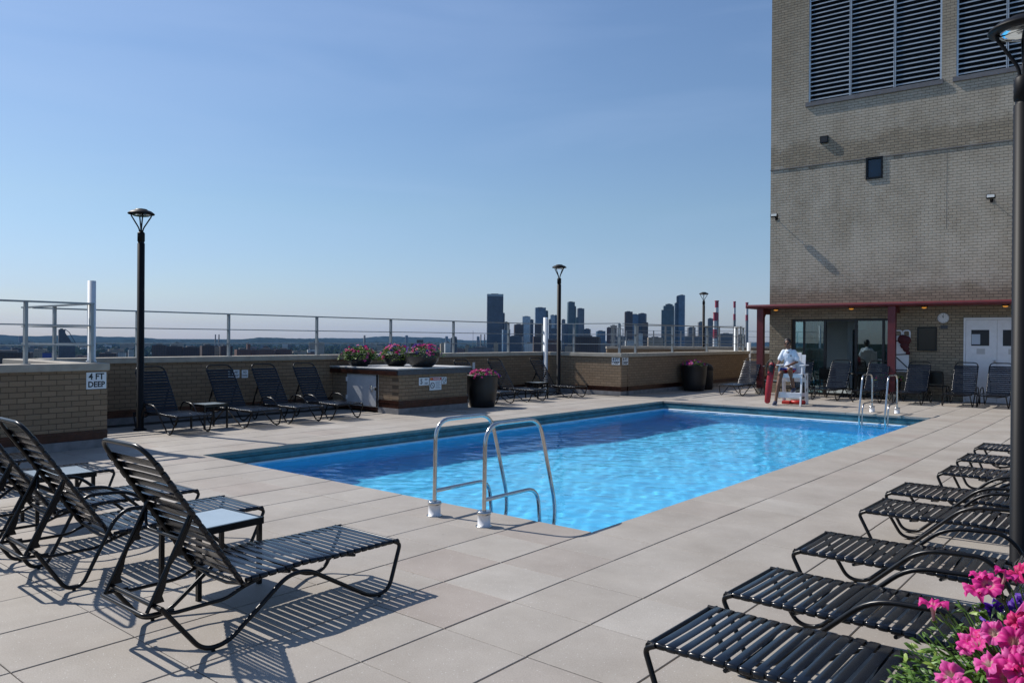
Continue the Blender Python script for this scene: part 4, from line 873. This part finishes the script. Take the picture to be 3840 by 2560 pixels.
# ================================================================= CITY
GZ=-95
def citymat(name,wall,win,sx,sz,wf=.5,rough=.5,metal=0.0):
    m,n,p=newmat(name); L=n.links.new; tc=N(n,'ShaderNodeTexCoord'); sp=N(n,'ShaderNodeSeparateXYZ'); L(tc.outputs['Object'],sp.inputs[0]); ad=N(n,'ShaderNodeMath',operation='ADD'); L(sp.outputs['X'],ad.inputs[0]); L(sp.outputs['Y'],ad.inputs[1]); cb=N(n,'ShaderNodeCombineXYZ'); L(ad.outputs[0],cb.inputs[0]); L(sp.outputs['Z'],cb.inputs[1])
    br=N(n,'ShaderNodeTexBrick',offset=0.0); br.inputs['Scale'].default_value=1; br.inputs['Brick Width'].default_value=sx; br.inputs['Row Height'].default_value=sz; br.inputs['Mortar Size'].default_value=min(sx,sz)*wf*.5; br.inputs['Mortar Smooth'].default_value=.1
    br.inputs['Color1'].default_value=(*win,1); br.inputs['Color2'].default_value=(*[c*1.6+.004 for c in win],1); br.inputs['Mortar'].default_value=(*wall,1); L(cb.outputs[0],br.inputs['Vector'])
    z=N(n,'ShaderNodeTexNoise',Scale=.03,Detail=3.0); L(tc.outputs['Object'],z.inputs['Vector']); r=ramp(n,[(.3,(.7,.7,.7)),(.7,(1.25,1.25,1.25))]); L(z.outputs[0],r.inputs[0]); mu=N(n,'ShaderNodeMixRGB',blend_type='MULTIPLY'); mu.inputs[0].default_value=1; L(br.outputs[0],mu.inputs[1]); L(r.outputs[0],mu.inputs[2])
    L(mu.outputs[0],p.inputs['Base Color']); p.inputs['Roughness'].default_value=rough; p.inputs['Metallic'].default_value=metal; return m
CM={'glassdark':citymat('dark_glass_tower',(.035,.055,.085),(.012,.028,.055),3,4,.3,.25),'glassdark2':citymat('dark_tower_shaded',(.03,.045,.07),(.012,.022,.04),3,4,.3,.3),'glassblue':citymat('blue_glass_tower',(.09,.15,.22),(.045,.10,.17),3,4,.3,.25),
 'teal':citymat('teal_glass_tower',(.045,.085,.10),(.022,.055,.075),3.5,4,.35,.3),'pale':citymat('pale_glass_tower',(.42,.48,.52),(.3,.38,.44),4,4,.3,.4),'brownd':citymat('dark_brown_brick_tower',(.075,.05,.042),(.018,.018,.022),5,3.2,.7,.8),
 'tan':citymat('tan_brick_tower',(.32,.26,.19),(.1,.09,.08),5,3.2,.8,.8),'white':citymat('white_tower',(.5,.52,.52),(.14,.17,.2),5,3.4,.7,.7),'grey':citymat('grey_tower',(.14,.15,.165),(.05,.06,.075),4,3.4,.6,.7),'red':citymat('red_brick_block',(.13,.065,.05),(.03,.028,.03),5,3,.8,.8),'blue':citymat('blue_clad_block',(.02,.05,.26),(.02,.04,.2),8,6,.2,.5)}
M_roof=mat('roof_grey',(.1,.1,.1),.8,0,.3,.05)
def block(name,label,x,y,wd,zt,style,rot=None,dp=None,group=None,lowpen=True,zb=GZ):
    a=math.atan2(-x,y) if rot is None else rot       # face the terrace, small turn
    root=thing(name,label,'building' if name!='skyscraper' else 'skyscraper',(x,y,zb),a,group); dp=dp or max(12,min(wd,40)); H=zt-zb
    m=MB(); m.box(-wd/2,wd/2,-dp/2,dp/2,0,H); m.build('tower_body',CM[style],root)
    if lowpen:
        m=MB(); m.box(-wd*.25,wd*.2,-dp*.2,dp*.25,H,H+3.5); m.box(-wd/2,wd/2,-dp/2,-dp/2+.6,H,H+1); m.build('roof_plant',M_roof,root)
    return root
CITY=[(-2363,2717,75,208,'glassdark'),(-2331,2744,7,120,'glassdark2'),(-2386,2827,18,81,'grey'),(-2129,2521,31,41,'glassblue'),(-2214,2710,41,66,'brownd'),(-2437,3045,36,114,'pale'),(-2355,2983,16,96,'glassdark'),(-2445,3169,54,163,'glassblue'),(-2449,3230,13,149,'teal'),(-2140,2772,46,68,'brownd'),(-2165,2881,12,92,'grey'),(-2455,3290,23,128,'pale'),(-2442,3301,11,128,'glassblue'),(-2090,2814,31,49,'glassdark'),(-2176,3002,17,95,'grey'),(-2166,3010,18,74,'glassdark'),(-2207,3107,33,184,'teal'),(-2191,3120,9,162,'teal'),(-2155,3085,12,106,'teal'),(-2285,3302,34,160,'grey'),(-1862,2743,27,45,'glassdark'),(-1818,2779,35,37,'glassblue'),(-1791,2802,17,52,'red'),(-1722,2730,23,59,'brownd'),(-1727,2855,32,120,'brownd'),(-1809,3047,36,115,'glassblue'),(-1732,2981,32,116,'glassdark'),(-1697,2945,23,76,'brownd'),(-1743,3232,57,140,'teal'),(-1751,3252,48,160,'teal'),(-1758,3272,31,169,'teal'),(-1854,3530,22,187,'glassdark'),(-1854,3543,16,223,'glassdark'),(-1811,3501,30,224,'glassblue'),(-1488,3053,25,78,'grey'),(-1474,2935,29,53,'grey'),(-1502,3172,23,96,'grey'),(-1515,3162,23,61,'grey'),(-1840,1850,18,-16,'tan'),(-1758,1789,19,-12,'white'),(-1603,1657,18,3,'glassdark'),(-1709,1829,13,-21,'tan'),(-1572,1813,13,-11,'tan'),(-1430,1801,23,-11,'white'),(-1225,1582,29,8,'brownd'),(-960,1411,58,7,'brownd'),(-1483,2538,15,25,'white'),(-1038,1607,26,-10,'grey'),(-1164,1632,21,-16,'tan'),(-1138,1524,38,-1,'red'),(-1473,1635,68,-25,'grey'),(-1717,2083,51,10,'glassdark'),(-1434,2319,33,12,'grey'),(-1291,2307,49,9,'tan'),(-1242,2478,47,14,'grey'),(-1278,2838,47,27,'grey'),(-1230,2878,36,23,'glassdark'),(-1120,1799,40,-16,'brownd'),(-1195,1997,40,0,'white'),(-1682,811,28,-18,'brownd'),(-1697,851,32,-21,'brownd'),(-1705,896,43,-23,'brownd'),(-1602,878,26,-18,'brownd'),(-1623,913,10,-21,'tan'),(-1645,946,27,-20,'brownd'),(-1542,928,30,-26,'red'),(-1568,958,7,-14,'red'),(-1594,989,18,-28,'red'),(-1501,962,35,-26,'red'),(-1507,1009,34,-26,'red'),(-1572,1007,12,-22,'red'),(-2174,792,15,17,'glassdark'),(-1652,576,15,-32,'blue'),(-1482,458,66,-27,'brownd'),(-9009,2913,75,-5,'grey'),(-3028,2033,22,-29,'white'),(-2342,1043,14,-39,'white'),(-2363,1026,20,-47,'white'),(-5569,5773,33,21,'grey'),(-6697,6135,31,32,'grey'),(-4711,5186,24,20,'grey'),(-6339,6433,31,25,'grey')]
CL='''broad dark blue glass skyscraper, tallest at the left of the skyline
thin dark shoulder tower against the broad dark skyscraper
small grey block at the right foot of the broad dark skyscraper
lower blue block right beside the base of the broad dark skyscraper
dark brown block between the broad skyscraper and the pale tower
hazy pale glass tower left of the white corner pipe
narrow dark slab on the right side of the hazy pale tower
blue glass tower just left of the white corner pipe
slim teal wing on the right of the blue glass tower by the pipe
dark brown base block below the blue glass tower by the pipe
narrow grey block right behind the white corner pipe
pale hazy tower between the white pipe and the middle lamp post
blue sliver of tower touching the middle lamp post
low dark block behind the white pipe and middle lamp post
small grey tower just right of the middle lamp post
low dark block just right of the middle lamp post
tall slender teal tower right of the middle lamp post
step on the right side of the slender teal tower
lowest step on the right of the slender teal tower
grey square-topped tower right of the slender teal tower
low dark block right of the grey square-topped tower
low pale blue block in the gap of the skyline
low reddish tower behind the railing of the far terrace
dark brown slab beside the low reddish tower
dark flat-topped tower, leftmost of the middle trio
blue-grey middle tower of the middle trio
dark tower, rightmost of the middle trio
brown lower block at the right foot of the middle trio
wide teal body of the stepped tower
second step of the stepped teal tower
crown of the stepped teal tower
dark left wing of the twin glass skyscraper on the right
dark upper slab of the twin glass skyscraper on the right
bright blue right half of the twin glass skyscraper
grey tower behind the distant small lamp post
small grey block left of the distant small lamp post
stepped grey tower left of the striped chimneys
lower grey block left of the striped chimneys
tan block right of the flower bowls
white block right of the tan one near the flower bowls
dark blue block behind the railing right of the flower bowls
tan block below the broad dark skyscraper, left side
banded tan block below the broad dark skyscraper
white gabled block between skyscraper and corner pipe
large brown block directly left of the corner pipe
large dark scaffolded block right of the middle lamp post
white block behind the far terrace posts
grey low block right of the scaffolded block
tan low block left of the scaffolded block
reddish block behind the corner pipe and lamp post
long grey low block under the broad skyscraper
dark low block between skyscraper and pale tower
grey block at the far terrace corner post
wide tan block behind the far terrace railing
grey block below the twin glass skyscraper
grey low block left of the second striped chimney
dark low block between the two right striped chimneys
dark brown block beyond the far terrace corner
white low block beyond the far terrace railing
brown apartment block directly right of the left lamp post
second brown apartment block right of the left lamp post
widest brown apartment block of the left group
brown apartment block left of the third railing post
tan end wall between brown apartment blocks
brown apartment block left of the red-brown row
left block of the low red-brown row
tall red-brown stair tower in the low row
small red-brown block right of the stair tower
centre block of the low red-brown row
right block of the low red-brown row
small raised block in the low red-brown row
dark tower with sloping side seen through the left railing
bright blue block seen through the left railing
wide dark apartment slab at the far left edge
distant block on the left horizon
white block in the valley behind the flower bowls
small white block left of the lamp post
low white block near the left pipe
distant grey block left of the broad skyscraper
distant block on the horizon above the bowls
distant block touching the broad skyscraper
distant block at the left of the flower bowls'''.split('\n')
for i,(x,y,wd,zt,stl) in enumerate(CITY):
    rot=math.atan2(-x,y)+R(random.choice((-8,-4,5,10)) if wd<70 else 3)
    block('skyscraper' if zt>60 else 'apartment_block' if stl in ('brownd','red','tan') else 'office_block',CL[i],x,y,wd,zt,stl,rot)
# light crown on the broad tower
def crown():
    r=[o for o in COL.objects if o.get('label','')==CL[0]][0]; H=208-GZ; m=MB(); m.box(-36,36,-20.6,20.5,H-9,H+.3); m.build('crown_band',mat('pale_crown',(.32,.4,.45),.4),r)
    r=[o for o in COL.objects if o.get('label','')==CL[71]][0]; H=17-GZ; m=MB()
    m.add([(7.5,-6,H-8),(30,-6,H-45),(30,6,H-45),(7.5,6,H-8),(7.5,-6,0),(30,-6,0),(30,6,0),(7.5,6,0)],[(0,1,2,3),(0,4,5,1),(1,5,6,2),(3,2,6,7)]); m.tube([(6,-7,H+2),(16,-7,H-6),(34,-7,H-40)],1.0,6); m.build('sloping_wing',CM['glassdark'],r)
crown()
# striped chimneys
MCr=mat('chimney_red',(.32,.02,.045),.6,0,.1,.1); MCw=mat('chimney_white',(.6,.6,.6),.6,0,.1,.1); MCg=mat('chimney_grey',(.2,.21,.22),.7,0,.1,.1)
for i,(x,y,r,zs,lb) in enumerate(((-1002,2158,5.5,[120,99,84,62,-17],'tallest red and white striped chimney, behind the shorter striped one'),(-874,1873,4.7,[74,52,30,8,-15],'shorter striped chimney standing in front of the tallest one'),(-1003,2287,3.7,[123,103,84,65,-18],'slim striped chimney standing alone between railing posts'),(-1014,2408,4.3,[125,105,85,66,-18],'rightmost striped chimney at the end of the red canopy'))):
    root=thing('striped_chimney',lb,'chimney',(x,y,GZ),0,'red and white striped power plant chimneys')
    zz=[z-GZ for z in zs]+[0]; rr=lambda z:r*(1+.35*(1-z/zz[0]))
    cols=[MCr,MCw,MCr,MCw if i==1 else MCg,MCg]; nm=['red_band','white_band','red_band','lower_shaft','base_shaft']
    for k in range(5): MB().lathe([(rr(zz[k+1])*.97,zz[k+1]),(rr(zz[k])*.97,zz[k])],18).build(nm[k],cols[k],root)
    MB().lathe([(rr(zz[0])*.97,zz[0]-3),(rr(zz[0])*1.18,zz[0]-2),(rr(zz[0])*1.18,zz[0]),(rr(zz[0])*.8,zz[0]),(.01,zz[0]-1)],18).build('rim',MCr,root)
    MB().lathe([(rr(zz[3])*1.0,zz[3]-2),(rr(zz[3])*1.15,zz[3]-1.5),(rr(zz[3])*1.15,zz[3]),(rr(zz[3])*.9,zz[3])],18).build('gallery',MCg,root)
for (x,y,z,r,lb) in ((-4673,2617,17,4,'left one of the thin twin chimneys on the left horizon'),(-4640,2623,17,4,'right one of the thin twin chimneys on the left horizon'),(-4717,3881,21,8,'lone dark stack on the horizon left of the bowls'),(-3391,3684,52,1.2,'very thin mast on the horizon left of the broad skyscraper'),(-3352,3716,30,4,'left one of the twin stacks beside the broad skyscraper'),(-3328,3726,30,4,'right one of the twin stacks beside the broad skyscraper')):
    o=MB().lathe([(r*1.2,0),(r,z-GZ),(.01,z-GZ)],10).build('distant_stack',M_roof,None,(x,y,GZ)); tag(o,lb,'chimney')
# scattered low buildings, one object each
def small():
    ms=[]
    for st_,(wd,dp,h) in (('tan',(26,18,17)),('white',(30,20,15)),('red',(34,20,20)),('grey',(46,30,16)),('brownd',(28,22,34)),('white',(18,14,10)),('tan',(60,18,26))):
        m=MB(); m.box(-wd/2,wd/2,-dp/2,dp/2,0,h); m.box(-wd*.2,wd*.15,-dp*.2,dp*.2,h,h+3,1); ms.append((m.mesh('low_building',[CM[st_],M_roof]),{'tan':'tan','white':'white','red':'red brick','grey':'grey','brownd':'dark brown'}[st_],h))
    for i in range(262):
        a=R(39.7+random.uniform(-20,35)); d=1500*(5.2**random.random())
        me,cn,h=random.choice(ms); o=link('low_building',me,None,(-math.sin(a)*d,math.cos(a)*d,GZ),(0,0,a+R(random.uniform(-25,25)))); k=random.uniform(.8,1.5); o.scale=(k,k,k*random.uniform(.8,1.9))
        tag(o,'one of many alike small %s low-rises scattered over the distant city'%cn,'building','small %s low-rises of the distant city'%cn)
small()
def ground():
    m,n,p=newmat('city_ground'); L=n.links.new; tc=N(n,'ShaderNodeTexCoord')
    v=N(n,'ShaderNodeTexVoronoi',Scale=.02); L(tc.outputs['Object'],v.inputs['Vector']); vs=N(n,'ShaderNodeSeparateColor'); L(v.outputs['Color'],vs.inputs[0])
    r=ramp(n,[(0,(.012,.02,.012)),(.5,(.016,.025,.016)),(.65,(.022,.021,.02)),(.84,(.04,.036,.032)),(.96,(.09,.09,.09)),(1,(.25,.25,.25))]); L(vs.outputs[0],r.inputs[0])
    z=N(n,'ShaderNodeTexNoise',Scale=.0014,Detail=4.0); L(tc.outputs['Object'],z.inputs['Vector']); g=ramp(n,[(.45,(0,0,0)),(.58,(1,1,1))]); L(z.outputs[0],g.inputs[0])
    mx=N(n,'ShaderNodeMixRGB'); mx.inputs[2].default_value=(.014,.022,.013,1); L(g.outputs[0],mx.inputs[0]); L(r.outputs[0],mx.inputs[1]); L(mx.outputs[0],p.inputs['Base Color']); p.inputs['Roughness'].default_value=1; p.inputs['Specular IOR Level'].default_value=0
    b=MB(); b.add([(-30000,-30000,GZ),(30000,-30000,GZ),(30000,30000,GZ),(-30000,30000,GZ)],[(0,1,2,3)]); struct(b.build('ground',m))
    # hills
    hm=mat('wooded_hills',(.02,.035,.04),1,0,.5,.01,spec=0); b=MB(); K=340
    for D,h0,am in ((9500,62,20),(12500,84,26)):
        vs=[]
        for k in range(K+1):
            a=R(39.7-38+76*k/K); t=k/K*9+D/3000; e=h0+am*(math.sin(t*2.1)+.5*math.sin(t*5.3+1)+.3*math.sin(t*13))+random.uniform(-3.5,3.5); e*=(.72 if a<R(26) else 1)
            for rr,zz in ((D-900,0),(D-300,e*.6),(D,e),(D+900,0)): vs.append((-math.sin(a)*rr,math.cos(a)*rr,GZ+zz-.5))
        b.add(vs,[(k*4+j,(k+1)*4+j,(k+1)*4+j+1,k*4+j+1) for k in range(K) for j in range(3)],0,False)
    struct(b.build('hills',hm))
    # tree cover between the houses
    tm=mat('distant_trees',(.018,.030,.020),1,0,.6,.02,spec=0); b=MB()
    for i in range(4200):
        a=R(39.7+random.uniform(-22,36)); d=1400*(6.2**random.random()); s=random.uniform(7,16)*(1+d/6000); c=(-math.sin(a)*d,math.cos(a)*d,GZ+s*.35); q=[]
        for k in range(6): an=k*math.pi/3; q.append((c[0]+s*math.cos(an)*random.uniform(.6,1.3),c[1]+s*math.sin(an)*random.uniform(.6,1.3),c[2]+random.uniform(-.2,.2)*s))
        b.add([(c[0],c[1],c[2]+s*random.uniform(.5,.9)),(c[0],c[1],GZ)]+q,[(0,2+k,2+(k+1)%6) for k in range(6)]+[(1,2+(k+1)%6,2+k) for k in range(6)],0,False)
    o=b.build('distant_trees',tm); o['kind']='stuff'; tag(o,'dark tree cover spread between the distant city blocks','trees')
ground()
# haze
def haze():
    m=bpy.data.materials.new('haze_volume'); m.use_nodes=True; n=m.node_tree; n.nodes.clear(); o=N(n,'ShaderNodeOutputMaterial'); v=N(n,'ShaderNodeVolumePrincipled'); v.inputs['Color'].default_value=(.25,.52,1,1); v.inputs['Density'].default_value=HAZE; v.inputs['Anisotropy'].default_value=.1; n.links.new(v.outputs[0],o.inputs['Volume'])
    b=MB(); b.box(-15500,6000,-3000,15500,GZ-1,260); h=b.build('haze',m); h['kind']='stuff'; tag(h,'pale blue haze over the whole distant city','haze')
HAZE=1.5e-5
haze()
